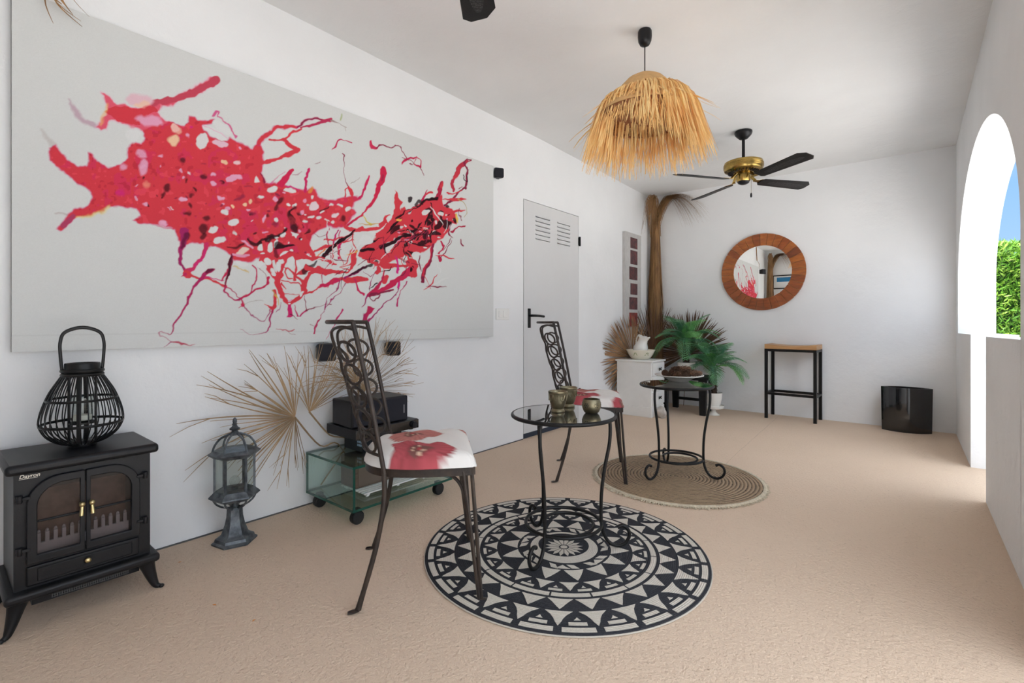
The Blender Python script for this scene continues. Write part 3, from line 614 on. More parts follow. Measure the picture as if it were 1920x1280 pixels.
    for p, w, c in (([(330, 240), (430, 300), (500, 330), (540, 400)], (60, 70, 50, 30), RED), ([(490, 400), (600, 420), (740, 465)], (20, 26, 14), RED), ([(500, 378), (640, 310), (760, 280), (900, 250)], (10, 26, 20, 10), RED), ([(470, 490), (560, 530), (700, 550), (850, 545)], (30, 50, 34, 14), RED),
                    ([(560, 400), (640, 330)], (6, 16), (0.75, 0.25, 0.08)), ([(450, 735), (560, 700), (620, 670)], (26, 10, 16), RED), ([(600, 675), (700, 640), (800, 605)], (24, 36, 40), (0.56, 0.02, 0.09)), ([(790, 605), (900, 620), (1010, 600)], (30, 52, 34), RED), ([(830, 600), (930, 545), (1010, 490)], (20, 30, 20), PUR),
                    ([(850, 545), (880, 480), (890, 390), (900, 330)], (8, 30, 30, 20), RED), ([(780, 500), (830, 470), (880, 460)], (6, 12, 22), RED), ([(780, 500), (860, 520)], (6, 14), RED), ([(910, 620), (940, 700), (995, 750)], (20, 16, 22), (0.56, 0.02, 0.10)), ([(780, 630), (740, 700), (660, 800), (635, 890)], (10, 8, 4, 14), PUR),
                    ([(835, 640), (760, 740), (700, 800), (640, 880), (580, 970)], (8, 6, 8, 5, 5), PUR), ([(600, 940), (560, 1020), (530, 1095)], (6, 14, 20), (0.44, 0.03, 0.10)), ([(505, 1018), (540, 1030)], 5, MAR), ([(670, 130), (655, 210), (680, 310), (690, 430), (640, 500), (605, 570), (612, 650)], (8, 14, 8, 8, 6, 6, 6), (0.45, 0.02, 0.08)),
                    ([(655, 205), (590, 220), (530, 190)], 4, MAR), ([(760, 150), (730, 220), (715, 280)], (14, 18, 10), (0.5, 0.01, 0.14)), ([(780, 160), (770, 250), (775, 330), (772, 410)], (10, 12, 24, 20), (0.54, 0.02, 0.12)), ([(885, 200), (890, 270), (920, 340), (900, 400)], (14, 10, 12, 20), RED), ([(905, 340), (920, 400)], 14, (0.74, 0.38, 0.1)), ([(820, 385), (890, 370)], (5, 12), (0.65, 0.3, 0.06)),
                    ([(840, 110), (900, 60), (985, 10)], (14, 12, 16), (0.54, 0.02, 0.07)), ([(1115, 500), (1085, 580), (1045, 650), (1045, 720)], (10, 6, 10, 6), PUR), ([(1000, 540), (1050, 575), (1090, 570)], (4, 6, 6), PUR), ([(1185, 520), (1160, 620), (1110, 690), (1050, 755)], (16, 26, 34, 40), (0.5, 0.02, 0.08)), ([(1205, 580), (1190, 620)], 44, RED),
                    ([(1060, 745), (1160, 705), (1250, 650), (1310, 600), (1400, 550)], (30, 44, 50, 44, 80), (0.54, 0.02, 0.08)), ([(1060, 750), (1150, 730), (1255, 710)], (20, 16, 22), MAR), ([(1055, 755), (1082, 805), (1140, 745)], (10, 8, 10), MAR), ([(1040, 765), (1010, 810), (975, 862)], (20, 12, 8), PUR)): sE(p, w, c)
    poly(cv('E', [(1025, 858), (1060, 866), (1098, 872), (1080, 910), (1042, 945), (1035, 990), (1040, 1015), (972, 1012), (980, 955), (1010, 920)]), (0.48, 0.02, 0.09), 0.7); sE([(1000, 940), (985, 1000)], (20, 30), PUR, 1.0, 0.7)
    sE([(1030, 1010), (1080, 960), (1190, 830), (1290, 750), (1315, 690)], (26, 14, 12, 10, 14), PUR); sE([(1385, 630), (1350, 700), (1310, 790), (1295, 850)], (14, 6, 12, 24), (0.45, 0.02, 0.12)); sE([(1320, 600), (1310, 680)], 20, MAG)
    sE([(800, 885), (750, 980), (700, 1070), (655, 1145)], (18, 16, 6, 5), (0.52, 0.03, 0.14)); sE([(185, 1060), (290, 1080), (350, 1070)], (3, 8, 10), (0.5, 0.12, 0.14))
    # black diagonals
    sE([(440, 540), (510, 480), (560, 450)], (50, 34, 22), DRK, 0.9, 0.85); sE([(620, 405), (690, 320), (790, 250), (905, 180)], (30, 34, 22, 16), DRK, 0.5); sE([(760, 285), (830, 250), (900, 200)], (16, 10, 6), RED, 0.6)
    sE([(870, 580), (960, 520), (1050, 480), (1120, 455)], (12, 26, 26, 34), DRK, 0.6, 0.9); sE([(10, 270), (130, 220), (230, 180), (270, 160)], (16, 26, 20, 14), DRK, 0.7, 0.9); sE([(200, 300), (270, 300), (340, 292)], (70, 30, 14), DRK, 0.9, 0.85); sE([(180, 350), (185, 390)], 34, DRK, 1, 0.7); sE([(320, 0), (350, 150)], (50, 60), DRK, 1.2, 0.6); sE([(340, 0), (390, 60), (410, 110)], 36, RED, 0.7)
    # yellow specks
    sE([(975, 5), (1020, 60), (1060, 98)], (6, 10, 22), (0.62, 0.50, 0.08)); sE([(955, 98), (1050, 98), (1140, 92)], (5, 10, 5), (0.60, 0.34, 0.10), 0.6); 
    # --- the tangle on the right: red mass, threads, black gaps
    def sC(p, w, c=RED, so=0.5, al=1): st('C', p, w, c, so, al)
    sC([(630, 320), (625, 380), (590, 490), (530, 590), (480, 645), (370, 730)], (54, 50, 30, 22, 12, 14), (0.56, 0.02, 0.07)); ell('C', 622, 370, 12, 26, MAR, 1, 0.2, 0.6)
    sC([(528, 360), (505, 420), (480, 490), (455, 530)], (16, 18, 20, 26), (0.56, 0.02, 0.10)); sC([(335, 185), (350, 215), (338, 290), (348, 380), (375, 440)], (8, 9, 4, 4, 10), MAR); sC([(375, 445), (390, 490), (395, 515)], (20, 22, 12)); sC([(340, 515), (348, 465), (370, 445)], (12, 9, 9)); sC([(395, 415), (455, 375)], 3, (0.3, 0.22, 0.2))
    sC([(540, 98), (555, 135), (590, 148)], (20, 34, 20), (0.56, 0.03, 0.09)); sC([(585, 145), (620, 133), (690, 160), (740, 132), (790, 180), (812, 222)], (14, 8, 8, 6, 7, 9), MAR); sC([(778, 262), (815, 230), (880, 215), (915, 250), (912, 290), (862, 262), (880, 208)], (9, 18, 8, 7, 18, 6, 6), (0.5, 0.02, 0.08)); sC([(782, 228), (840, 236), (855, 270), (825, 262)], 5, MAR); sC([(912, 290), (930, 325), (945, 355)], (10, 5, 3), MAR)
    sC([(1160, 470), (1155, 410), (1165, 380), (1195, 320), (1235, 265), (1290, 250)], (14, 18, 16, 34, 20, 8), (0.45, 0.03, 0.06)); sC([(1170, 375), (1205, 300)], 22, RED, 0.9, 0.7); sC([(1240, 262), (1265, 300), (1262, 350), (1245, 450)], (14, 12, 16, 20), MAR); sC([(1235, 350), (1240, 390), (1262, 400), (1265, 350)], 7, DRK); sC([(1250, 445), (1200, 470), (1170, 510), (1100, 575)], (16, 14, 14, 16), MAR); sC([(1190, 450), (1215, 440), (1220, 460)], 5, MAR); sC([(1105, 485), (1160, 490), (1215, 465)], (8, 9, 7)); sC([(1290, 252), (1275, 240), (1235, 258)], 7, MAR); sC([(1278, 310), (1262, 360)], 4, MAR)
    core = cv('C', [(640, 730), (680, 690), (740, 640), (800, 590), (830, 640), (900, 570), (960, 545), (1030, 520), (1070, 500), (1095, 580), (1150, 600), (1190, 650), (1180, 720), (1130, 770), (1080, 820), (1020, 870), (960, 920), (880, 950), (800, 940), (740, 985), (660, 1010), (600, 990), (520, 1000), (440, 960), (470, 900), (540, 850), (600, 800)])
    poly(core, RED, 0.9); poly(cv('C', [(722, 462), (745, 520), (782, 552), (762, 640), (740, 700), (690, 760), (640, 800), (690, 690), (712, 600)]), RED, 0.6)
    sC([(1070, 408), (1058, 460), (1035, 520)], (30, 34, 30), (0.42, 0.02, 0.06)); ell('C', 1076, 425, 11, 24, RED, 0.8); sC([(965, 458), (950, 510), (935, 550)], (8, 20, 24), (0.5, 0.02, 0.08)); sC([(1000, 485), (960, 500)], (20, 14), RED)
    sC([(750, 670), (820, 620), (900, 590), (960, 545), (1030, 525)], (10, 22, 14, 16, 22), DRK, 0.6); sC([(885, 580), (905, 545), (930, 570)], 20, DRK, 0.8, 0.9)
    for i in range(90):
        cx = rs.normal(900, 175); cy = 760 - (cx - 900) * 0.42 + rs.normal(0, 75)
        if cx < 470 or cx > 1180: continue
        k = i % 3
        if k == 0: ell('C', cx, cy, rs.uniform(8, 30), rs.uniform(6, 18), DRK, 0.6, rs.uniform(-1.2, 0.2), 0.95)
        elif k == 1: ell('C', cx, cy + 25, rs.uniform(5, 22), rs.uniform(4, 13), WHT if rs.rand() < 0.75 else PNK, 0.5, rs.uniform(-1.2, 0.2), 0.95)
        else:
            a = rs.normal(-0.6, 0.5); L = rs.uniform(40, 110)
            sC([(cx - L * math.cos(a), cy - L * math.sin(a)), (cx + rs.normal(0, 14), cy + rs.normal(0, 14)), (cx + L * math.cos(a), cy + L * math.sin(a))], (4, rs.uniform(8, 26), 4), RED if rs.rand() < 0.7 else DRK, 0.5)
    for (x, y, rx, ry, a) in ((885, 810, 22, 26, 0.2), (950, 800, 26, 40, 0.3), (1050, 720, 24, 50, 0.5), (1040, 790, 34, 20, 0), (940, 860, 50, 18, -0.3), (1100, 720, 22, 34, -0.4), (830, 940, 36, 26, 0.4), (720, 760, 20, 44, 0.9), (970, 610, 26, 18, -0.5), (1170, 690, 14, 22, 0)): ell('C', x, y, rx, ry, DRK, 0.6, a, 0.95)
    for (x, y, rx, ry, a) in ((950, 632, 34, 22, -0.3), (620, 750, 24, 34, 0.3), (680, 660, 18, 14, 0), (680, 890, 34, 46, 0.4), (720, 840, 16, 14, 0), (1010, 920, 20, 44, 0.3), (870, 950, 34, 18, -0.2), (1070, 640, 18, 14, 0), (1150, 740, 26, 18, -0.7), (890, 975, 30, 12, 0.1), (500, 770, 44, 8, 0.1), (500, 840, 50, 34, -0.2), (560, 780, 30, 10, 0)): ell('C', x, y, rx, ry, WHT, 0.6, a, 0.95)
    for p, w, c in (([(1010, 880), (980, 1000), (945, 1080), (925, 1140)], (22, 20, 30, 26), MAR), ([(1000, 900), (965, 1010), (935, 1100)], (10, 10, 16), (0.55, 0.02, 0.06)), ([(1065, 850), (1080, 890), (1055, 930), (1068, 990)], (14, 12, 10, 26), (0.5, 0.02, 0.07)), ([(1150, 780), (1200, 745), (1250, 740)], (16, 10, 14), (0.42, 0.02, 0.06)), ([(1216, 832), (1222, 865), (1238, 882)], (6, 14, 10), MAR),
                    ([(1205, 610), (1210, 650), (1220, 690)], 4, MAR), ([(1190, 530), (1240, 575), (1258, 630), (1235, 670)], (9, 4, 4, 3), (0.4, 0.3, 0.1)), ([(1190, 650), (1190, 700)], (18, 10), (0.7, 0.5, 0.1)), ([(600, 905), (690, 860), (760, 820), (830, 800)], (30, 26, 22, 26), DRK), ([(470, 920), (560, 915), (600, 905)], (22, 24, 26), DRK), ([(650, 880), (655, 935)], 14, DRK),
                    ([(350, 740), (420, 775), (500, 760), (600, 740), (640, 700), (650, 665), (680, 655)], (24, 30, 26, 22, 26, 14, 8), RED), ([(200, 840), (300, 830), (400, 790), (480, 745)], (12, 10, 16, 14), RED), ([(600, 720), (640, 700), (660, 720), (600, 800)], (16, 14, 20, 30), RED), ([(180, 970), (260, 890), (340, 830), (420, 775)], (30, 32, 22, 12), DRK), ([(0, 975), (60, 970), (170, 985), (280, 1020)], (34, 26, 26, 12), RED),
                    ([(60, 1050), (150, 1065), (260, 1085), (370, 1078), (395, 1010)], (30, 34, 28, 12, 14), RED), ([(590, 905), (660, 960), (760, 930), (850, 880)], (40, 36, 26, 30), RED), ([(830, 1000), (870, 1020), (860, 1100)], (50, 60, 50), RED), ([(700, 1150), (780, 1110), (860, 1040)], (34, 44, 40), (0.54, 0.02, 0.08)), ([(640, 1020), (740, 1030), (880, 1020)], (60, 24, 36), RED), ([(730, 960), (745, 1010), (740, 1080)], (12, 14, 12), MAG),
                    ([(600, 1050), (590, 1080)], 30, RED), ([(860, 1040), (852, 1070)], 22, DRK), ([(420, 920), (410, 990), (400, 1040)], (26, 40, 30), RED), ([(350, 955), (430, 925)], (5, 16), (0.7, 0.35, 0.08)), ([(735, 690), (765, 698)], 16, (0.78, 0.42, 0.1)), ([(1000, 560), (1002, 700), (990, 860)], (8, 12, 14), DRK), ([(520, 1000), (640, 960), (720, 900), (800, 860)], (30, 22, 16, 12), RED)): sC(p, w, c)
    for i in range(60):
        cx = rs.uniform(600, 860); cy = 470 - (cx - 730) * 0.1 + rs.normal(0, 32)
        a = rs.normal(-0.7, 0.6) if rs.rand() < 0.75 else rs.normal(1.4, 0.3); L = rs.uniform(8, 24)
        pts = [(cx - L * math.cos(a), cy - L * math.sin(a)), (cx + rs.normal(0, 3), cy + rs.normal(0, 3)), (cx + L * math.cos(a), cy + L * math.sin(a))]
        stroke(pts, (0.8, rs.uniform(1, 3.2), 0.8), [RED, RED, MAR, DRK, WHT][rs.randint(5)], 0.5)
    # woven canvas tone, faint vertical seam and bottom hem
    tone = 1 + 0.012 * rs.randn(NX, NZ)
    C *= tone[..., None]; C = np.clip(C, 0.004, 0.9)
    hem = (Z < z0 + 0.062) & (Z > z0 + 0.058); C[hem] *= 0.93
    # --- mesh: front grid, then a shallow box behind it (wrapped edge)
    t = thing('canvas_picture', 'huge pale canvas with splashed red and magenta branching print on left wall', 'picture', (XL, (y0 + y1) / 2, z0))
    P = np.stack([np.full(Y.shape, X) + 0.004 * np.sin((Z - z0) * 2.2) * 0, Y, Z], -1).reshape(-1, 3) - np.array([XL, (y0 + y1) / 2, z0])
    idx = np.arange(NX * NZ).reshape(NX, NZ)
    Q = np.stack([idx[:-1, :-1], idx[1:, :-1], idx[1:, 1:], idx[:-1, 1:]], -1).reshape(-1, 4)
    me = bpy.data.meshes.new('print'); me.vertices.add(len(P)); me.vertices.foreach_set('co', P.ravel().astype(np.float32))
    me.loops.add(Q.size); me.loops.foreach_set('vertex_index', Q.ravel().astype(np.int32)); me.polygons.add(len(Q))
    me.polygons.foreach_set('loop_start', np.arange(0, Q.size, 4, dtype=np.int32)); me.update(calc_edges=True)
    ca = me.color_attributes.new('print_colour', 'FLOAT_COLOR', 'POINT')
    ca.data.foreach_set('color', np.concatenate([C.reshape(-1, 3), np.ones((NX * NZ, 1))], 1).ravel().astype(np.float32))
    me.materials.append(attr_mat('printed_canvas', 'print_colour', 0.9, 0.35, 420)); me.shade_smooth()
    o = bpy.data.objects.new('print', me); COL.objects.link(o); o.parent = t
    b = MB(); yc = (y0 + y1) / 2
    def c8(lo, hi, z1a, z1b): 
        return [(lo, y0 - yc, 0), (hi, y0 - yc, 0), (hi, y0 - yc, z1a - z0), (lo, y0 - yc, z1a - z0), (lo, y1 - yc, 0), (hi, y1 - yc, 0), (hi, y1 - yc, z1b - z0), (lo, y1 - yc, z1b - z0)]
    b.add(c8(0.006, 0.0355, ztop0, ztop1), [(3, 2, 1, 0), (4, 5, 6, 7), (0, 1, 5, 4), (1, 2, 6, 5), (2, 3, 7, 6), (3, 0, 4, 7)])
    b.obj('stretcher', mat('canvas_edge', (0.34, 0.34, 0.33, 1), 0.9, var=0.1, vscale=20), t, smooth=False)
    return t
paint_canvas()
# ------------------------------------------------------------------ rugs
def round_rug():
    c = (-1.178, 1.799); Rr = 0.606
    t = thing('round_rug', 'round black and white woven rug with rings of triangles and a centre flower', 'rug', (c[0], c[1], 0))
    h = 0.0085
    b = MB(); b.lathe([(0.001, 0.0005), (Rr - 0.006, 0.0005), (Rr, 0.003), (Rr, h - 0.002), (Rr - 0.003, h), (0.001, h)], n=128)
    # black woven base
    def wovenm(name, col, c2):
        m = Nt(name); v = m.coord('Object')
        ln = m.n('ShaderNodeVectorMath'); ln.operation = 'LENGTH'; m.l(v, ln.inputs[0])
        mu = m.n('ShaderNodeMath'); mu.operation = 'MULTIPLY'; mu.inputs[1].default_value = 2 * PI / 0.0075; m.l(ln.outputs['Value'], mu.inputs[0])
        sn = m.n('ShaderNodeMath'); sn.operation = 'SINE'; m.l(mu.outputs[0], sn.inputs[0])
        nz = m.noise(v, 260, 4, 0.7); ad = m.n('ShaderNodeMath'); ad.operation = 'MULTIPLY_ADD'; m.l(nz, ad.inputs[0]); ad.inputs[1].default_value = 2.2; m.l(sn.outputs[0], ad.inputs[2])
        m.l(m.ramp(nz, [(0.3, col), (0.75, c2)]), m.b.inputs['Base Color']); m.b.inputs['Roughness'].default_value = 0.95; m.b.inputs['Specular IOR Level'].default_value = 0.1
        m.bump(ad.outputs[0], 0.5, 0.002); return m.m
    mb_ = wovenm('black_weave', (0.020, 0.021, 0.026, 1), (0.055, 0.056, 0.062, 1)); mw = wovenm('ecru_weave', (0.68, 0.63, 0.56, 1), (0.50, 0.46, 0.40, 1))
    b.obj('weave', mb_, t, angle=60)
    b = MB(); b.ring(Rr + 0.001, 0.0035, (0, 0, 0.0035), 128, 6, flat=0.8); b.obj('border_cord', mat('ecru_cord', (0.50, 0.46, 0.40, 1), 0.95, bump=0.5, bscale=300), t)
    p = MB(); z = h + 0.0012
    def pl(r, a): return (r * math.cos(a), r * math.sin(a), z)
    def cell(poly):                      # polygon in (r, angle) with arcs subdivided
        V = [pl(r, a) for r, a in poly]; n = len(V)
        p.add(V + [(x, y, h - 0.002) for x, y, _ in V], [tuple(range(n))] + [(i, i + n, (i + 1) % n + n, (i + 1) % n) for i in range(n)])
    def band(r0, r1, a0, a1, n=6):
        cell([(r0, a0 + (a1 - a0) * i / n) for i in range(n + 1)] + [(r1, a1 + (a0 - a1) * i / n) for i in range(n + 1)])
    def tri(rb, rt, a, wb, k=0.16):      # triangle, base at rb, point at rt, sides bowed in
        L = [(rb, a + wb / 2 - wb * i / 4) for i in range(5)]
        side = lambda sg: [(rb + (rt - rb) * q, a + sg * wb / 2 * (1 - q) * (1 - k * math.sin(PI * q))) for q in (0.25, 0.5, 0.75)]
        cell(L + side(-1) + [(rt, a)] + side(1)[::-1])
    N = 26; off = 0.06; s = 2 * PI / N
    for i in range(N):
        a = off + i * s
        band(0.570, 0.593, a - s * 0.40, a + s * 0.40); band(0.542, 0.558, a - s * 0.235, a + s * 0.235)
        tri(0.530, 0.514, a, s * 0.18)
        tri(0.482, 0.562, a + s / 2, s * 0.82, 0.35)
        tri(0.408, 0.470, a + s / 2 + s * 0.02, s * 0.92, 0.15)
    M_ = 16; s = 2 * PI / M_; off = -0.14
    for i in range(M_):
        a = off + i * s
        band(0.371, 0.393, a - s * 0.475, a + s * 0.475, 10)
    N = 20; s = 2 * PI / N
    for i in range(N):
        a = off + i * s
        band(0.343, 0.356, a - s * 0.24, a + s * 0.24); tri(0.334, 0.320, a, s * 0.16); tri(0.296, 0.352, a + s / 2, s * 0.80, 0.3)
    N = 14; s = 2 * PI / N
    for i in range(N):
        tri(0.205, 0.282, 0.1 + i * s, s * 0.86, 0.05)
        if i % 2: tri(0.192, 0.163, 0.1 + (i + 0.5) * s, s * 0.75, 0.1)
        cell([(0.160, 0.1 + (i - 0.28) * s), (0.190, 0.1 + (i - 0.05) * s), (0.196, 0.1 + (i + 0.3) * s), (0.166, 0.1 + (i + 0.12) * s)])
    # crescent, then the flower (its own centre sits off to one side)
    cx, cy = 0.0, 0.0
    def pc(r, a, ox=0, oy=0): return (ox + r * math.cos(a), oy + r * math.sin(a), z)
    n = 64; da = rad(-52)
    V = [pc(0.148, 2 * PI * i / n) for i in range(n)] + [pc(0.112, 2 * PI * i / n, 0.020 * math.cos(da + PI), 0.020 * math.sin(da + PI)) for i in range(n)]
    p.add(V, [(i, (i + 1) % n, n + (i + 1) % n, n + i) for i in range(n)])
    fx, fy = 0.004 * math.cos(da), 0.004 * math.sin(da)
    for i in range(16):
        a = 2 * PI * i / 16; w = PI / 16
        V = [pc(0.022, a - w * 0.75, fx, fy), pc(0.060, a - w * 0.85, fx, fy), pc(0.086, a, fx, fy), pc(0.060, a + w * 0.85, fx, fy), pc(0.022, a + w * 0.75, fx, fy)]
        p.add(V, [(0, 1, 2, 3, 4)])
    p.add([pc(0.016, 2 * PI * i / 20, fx, fy) for i in range(20)], [tuple(range(20))])
    o = p.obj('pattern', mw, t, smooth=False)
    return t
round_rug()

def jute_rug():
    c = (-1.155, 3.079); Rr = 0.505
    t = thing('jute_rug', 'round brown braided jute rug with cream fringed edge', 'rug', (c[0], c[1], 0))
    m = Nt('braided_jute'); v = m.coord('Object')
    ln = m.n('ShaderNodeVectorMath'); ln.operation = 'LENGTH'; m.l(v, ln.inputs[0])
    mu = m.n('ShaderNodeMath'); mu.operation = 'MULTIPLY'; mu.inputs[1].default_value = 2 * PI / 0.021; m.l(ln.outputs['Value'], mu.inputs[0])
    sn = m.n('ShaderNodeMath'); sn.operation = 'SINE'; m.l(mu.outputs[0], sn.inputs[0])
    n1 = m.noise(v, 38, 6, 0.85); ad = m.n('ShaderNodeMath'); ad.operation = 'MULTIPLY_ADD'; m.l(n1, ad.inputs[0]); ad.inputs[1].default_value = 3.0; m.l(sn.outputs[0], ad.inputs[2])
    m.l(m.ramp(ad.outputs[0], [(0.35, (0.055, 0.037, 0.026, 1)), (1.0, (0.42, 0.295, 0.185, 1))]), m.b.inputs['Base Color'])
    m.b.inputs['Roughness'].default_value = 0.95; m.bump(ad.outputs[0], 0.9, 0.005)
    b = MB(); b.lathe([(0.001, 0.001), (Rr, 0.001), (Rr, 0.010), (Rr - 0.004, 0.012), (0.001, 0.012)], n=96); b.obj('braid', m.m, t, angle=60)
    b = MB(); rr = random.Random(3)
    # stitched twine coils standing proud of the braid
    for k in range(23):
        r0 = 0.018 + k * 0.0212; n = max(24, int(60 * (r0 / 0.5) ** 0.5 * 2))
        b.tube([((r0 + rr.uniform(-0.0012, 0.0012)) * math.cos(2 * PI * i / n), (r0 + rr.uniform(-0.0012, 0.0012)) * math.sin(2 * PI * i / n), 0.0088 + rr.uniform(0, 0.0014)) for i in range(n)], 0.0078, 6, closed=True, flat=0.45, up=(0, 0, 1))
    b.obj('coil', m.m, t)
    b = MB(); b.ring(Rr + 0.004, 0.011, (0, 0, 0.008), 140, 8, flat=0.75); b.obj('edging', M_JUTE_EDGE, t)
    b = MB()
    for i in range(620):
        a = 2 * PI * i / 620 + rr.uniform(-0.004, 0.004); L = rr.uniform(0.010, 0.024); da = rr.uniform(-0.02, 0.02)
        b.tube([((Rr + 0.010) * math.cos(a), (Rr + 0.010) * math.sin(a), 0.009), ((Rr + 0.010 + L) * math.cos(a + da), (Rr + 0.010 + L) * math.sin(a + da), 0.0025)], (0.0028, 0.0015), 4)
    f = b.obj('fringe', M_JUTE_EDGE, t); f['kind'] = 'stuff'
jute_rug()

# ------------------------------------------------------------------ wrought iron side tables
def side_table(c, angs, label, zr):
    t = thing('side_table', label, 'table', (c[0], c[1], zr), 0, 'round wrought iron side tables')
    Rt = 0.222; zt = 0.602 - zr
    b = MB(); b.ring(Rt + 0.002, 0.0085, (0, 0, zt - 0.008), 96, 10); b.ring(0.198, 0.005, (0, 0, zt - 0.014), 64, 8); b.obj('rim', M_BLACK, t)
    b = MB(); b.lathe([(0.0005, zt - 0.0055), (Rt - 0.004, zt - 0.0055), (Rt - 0.001, zt - 0.003), (Rt - 0.001, zt - 0.0005), (0.0005, zt - 0.0005)], n=96); b.obj('glass_top', M_SMOKE, t, angle=60)
    for a in angs:
        a = rad(a); pr = []
        P = [(0.196, zt - 0.010), (0.206, 0.54), (0.203, 0.46), (0.184, 0.36), (0.170, 0.26), (0.166, 0.17), (0.168, 0.108), (0.178, 0.060), (0.203, 0.022), (0.240, 0.0078), (0.272, 0.020), (0.290, 0.050), (0.284, 0.080), (0.260, 0.096), (0.238, 0.088)]
        q = spline([(r * math.cos(a), r * math.sin(a), z) for r, z in P], 6)
        b = MB(); b.tube(q, [0.0078] * (len(q) - 4) + [0.0085, 0.009, 0.009, 0.0085], 10); b.obj('leg', M_BLACK, t)
    b = MB(); a0 = rad(angs[0])
    b.ring(0.166, 0.0075, (0, 0, 0.110), 72, 8)
    sp = [Vector((r * math.cos(a), r * math.sin(a), 0.110)) for r, a in [(0.166 - 0.086 * (i / 22) ** 0.9, a0 + 0.0 + 2.0 * PI * 0.86 * i / 22) for i in range(23)]]
    b.tube(spline(sp, 3), 0.0072, 8); b.obj('spiral_stretcher', M_BLACK, t)
    return t
side_table((-1.178, 1.795), (-84, 38, 158), 'black iron side table with smoked glass top standing on black and white rug', 0.0102)
side_table((-1.168, 3.115), (-108, 10, 128), 'black iron side table with smoked glass top standing on brown jute rug', 0.0155)

# bronze candle holders on the near table
ZT = 0.602
def fluted_cup(loc_, lab):
    t = thing('candle_holder', lab, 'candle holder', loc_, R.uniform(0, 1), 'bronze candle cups on the near table')
    b = MB(); b.lathe([(0.0005, 0.0), (0.029, 0.0), (0.031, 0.004), (0.029, 0.010), (0.025, 0.016), (0.030, 0.026), (0.036, 0.045), (0.0395, 0.068), (0.041, 0.082), (0.043, 0.084), (0.043, 0.093), (0.041, 0.094), (0.039, 0.092), (0.037, 0.070), (0.032, 0.040), (0.022, 0.026), (0.0005, 0.024)], n=40); b.obj('cup', M_BRONZE, t, angle=50)
    b = MB()
    b.ring(0.0405, 0.0022, (0, 0, 0.080), 40, 6)
    for i in range(9):
        a = 2 * PI * i / 9
        pts = []
        for k in range(9):
            th = PI * k / 8; aa = a + 0.30 * math.cos(th); z = 0.079 - 0.024 * math.sin(th); r = 0.0385 + 0.003 * (z - 0.055) / 0.03
            pts.append((r * math.cos(aa) * 1.02, r * math.sin(aa) * 1.02, z))
        b.tube(pts, 0.0016, 5)
        b.sphere((0.0392 * math.cos(a), 0.0392 * math.sin(a), 0.054), 0.0028, 8, 6)
    b.obj('relief_swags', M_BRONZE, t)
    b = MB(); b.lathe([(0.0005, 0.027), (0.020, 0.027), (0.020, 0.050), (0.0005, 0.051)], n=20); b.obj('tealight', M_WAX, t)
p = at_z(1046, 772, ZT); fluted_cup((p.x, p.y, ZT), 'bronze goblet candle holder, front one of the pair on near glass table')
p = at_z(1057, 766, ZT); fluted_cup((p.x - 0.012, p.y + 0.058, ZT), 'bronze goblet candle holder, rear one half hidden behind its twin')
p = at_z(1109, 774, ZT)
t = thing('pierced_candle_holder', 'low round bronze candle holder with pierced star holes on near table', 'candle holder', (p.x, p.y, ZT))
b = MB()
pr = [(0.0005, 0.0), (0.026, 0.0), (0.034, 0.008), (0.0405, 0.024), (0.0415, 0.036), (0.039, 0.052), (0.036, 0.062), (0.0345, 0.062), (0.037, 0.050), (0.039, 0.036), (0.0375, 0.024), (0.030, 0.008), (0.0005, 0.003)]
b.lathe(pr, n=44); b.obj('bowl', M_BRONZE, t, angle=60)
b = MB()
for g in range(6):
    a0 = 2 * PI * g / 6 + 0.5
    for k in range(7):
        aa, zz = (a0, 0.038) if k == 6 else (a0 + 0.20 * math.cos(k * PI / 3), 0.038 + 0.0085 * math.sin(k * PI / 3))
        r = 0.0412 - abs(zz - 0.034) * 0.10
        n_ = Vector((math.cos(aa), math.sin(aa), 0)); M_ = n_.to_track_quat('Z', 'Y').to_matrix().to_4x4()
        b.lathe([(0.0005, 0.0), (0.0023, 0.0), (0.0023, 0.0012), (0.0005, 0.0012)], c=n_ * r + Vector((0, 0, zz)), n=8, M=M_)
b.obj('pierced_hole', mat('dark_opening', (0.01, 0.009, 0.006, 1), 0.9), t)['kind'] = 'stuff'

# bowl with pine cones on the far table
p = at_z(1271, 715, ZT); bc = Vector((p.x, p.y + 0.02, ZT))
t = thing('wide_bowl', 'wide shallow cream bowl of pine cones on the far glass table', 'bowl', bc)
b = MB(); b.lathe([(0.0005, 0.0), (0.062, 0.0), (0.068, 0.006), (0.085, 0.018), (0.115, 0.032), (0.158, 0.041), (0.160, 0.045), (0.155, 0.047), (0.112, 0.038), (0.080, 0.024), (0.055, 0.012), (0.0005, 0.010)], n=64); b.obj('dish', M_CERAM, t, angle=50)
def cone_mb(L, r, rr):
    b = MB(); b.sphere((0, 0, 0), r * 0.55, 10, 8, (1, 1, L / r * 0.8))
    n = 56; ga = PI * (3 - 5 ** 0.5)
    for i in range(n):
        u = (i + 0.5) / n; z = -L * 0.5 + L * u; rad_ = r * math.sin(PI * (0.10 + 0.85 * u)) ** 0.7
        a = i * ga; d = Vector((math.cos(a), math.sin(a), 0.15 + 0.9 * u)).normalized(); sd = Vector((-math.sin(a), math.cos(a), 0))
        base = Vector((math.cos(a) * rad_ * 0.35, math.sin(a) * rad_ * 0.35, z)); tip = base + d * rad_ * 0.95; w = r * 0.24
        up = d.cross(sd)
        V = [base - sd * w * 0.5, base + sd * w * 0.5, tip + sd * w - d * w * 0.6, tip + d * w * 0.1, tip - sd * w - d * w * 0.6]
        b.add([v + up * 0.0012 for v in V] + [v - up * 0.0018 for v in V], [(0, 1, 2, 3, 4), (9, 8, 7, 6, 5)] + [(k, k + 5, (k + 1) % 5 + 5, (k + 1) % 5) for k in range(5)])
    return b
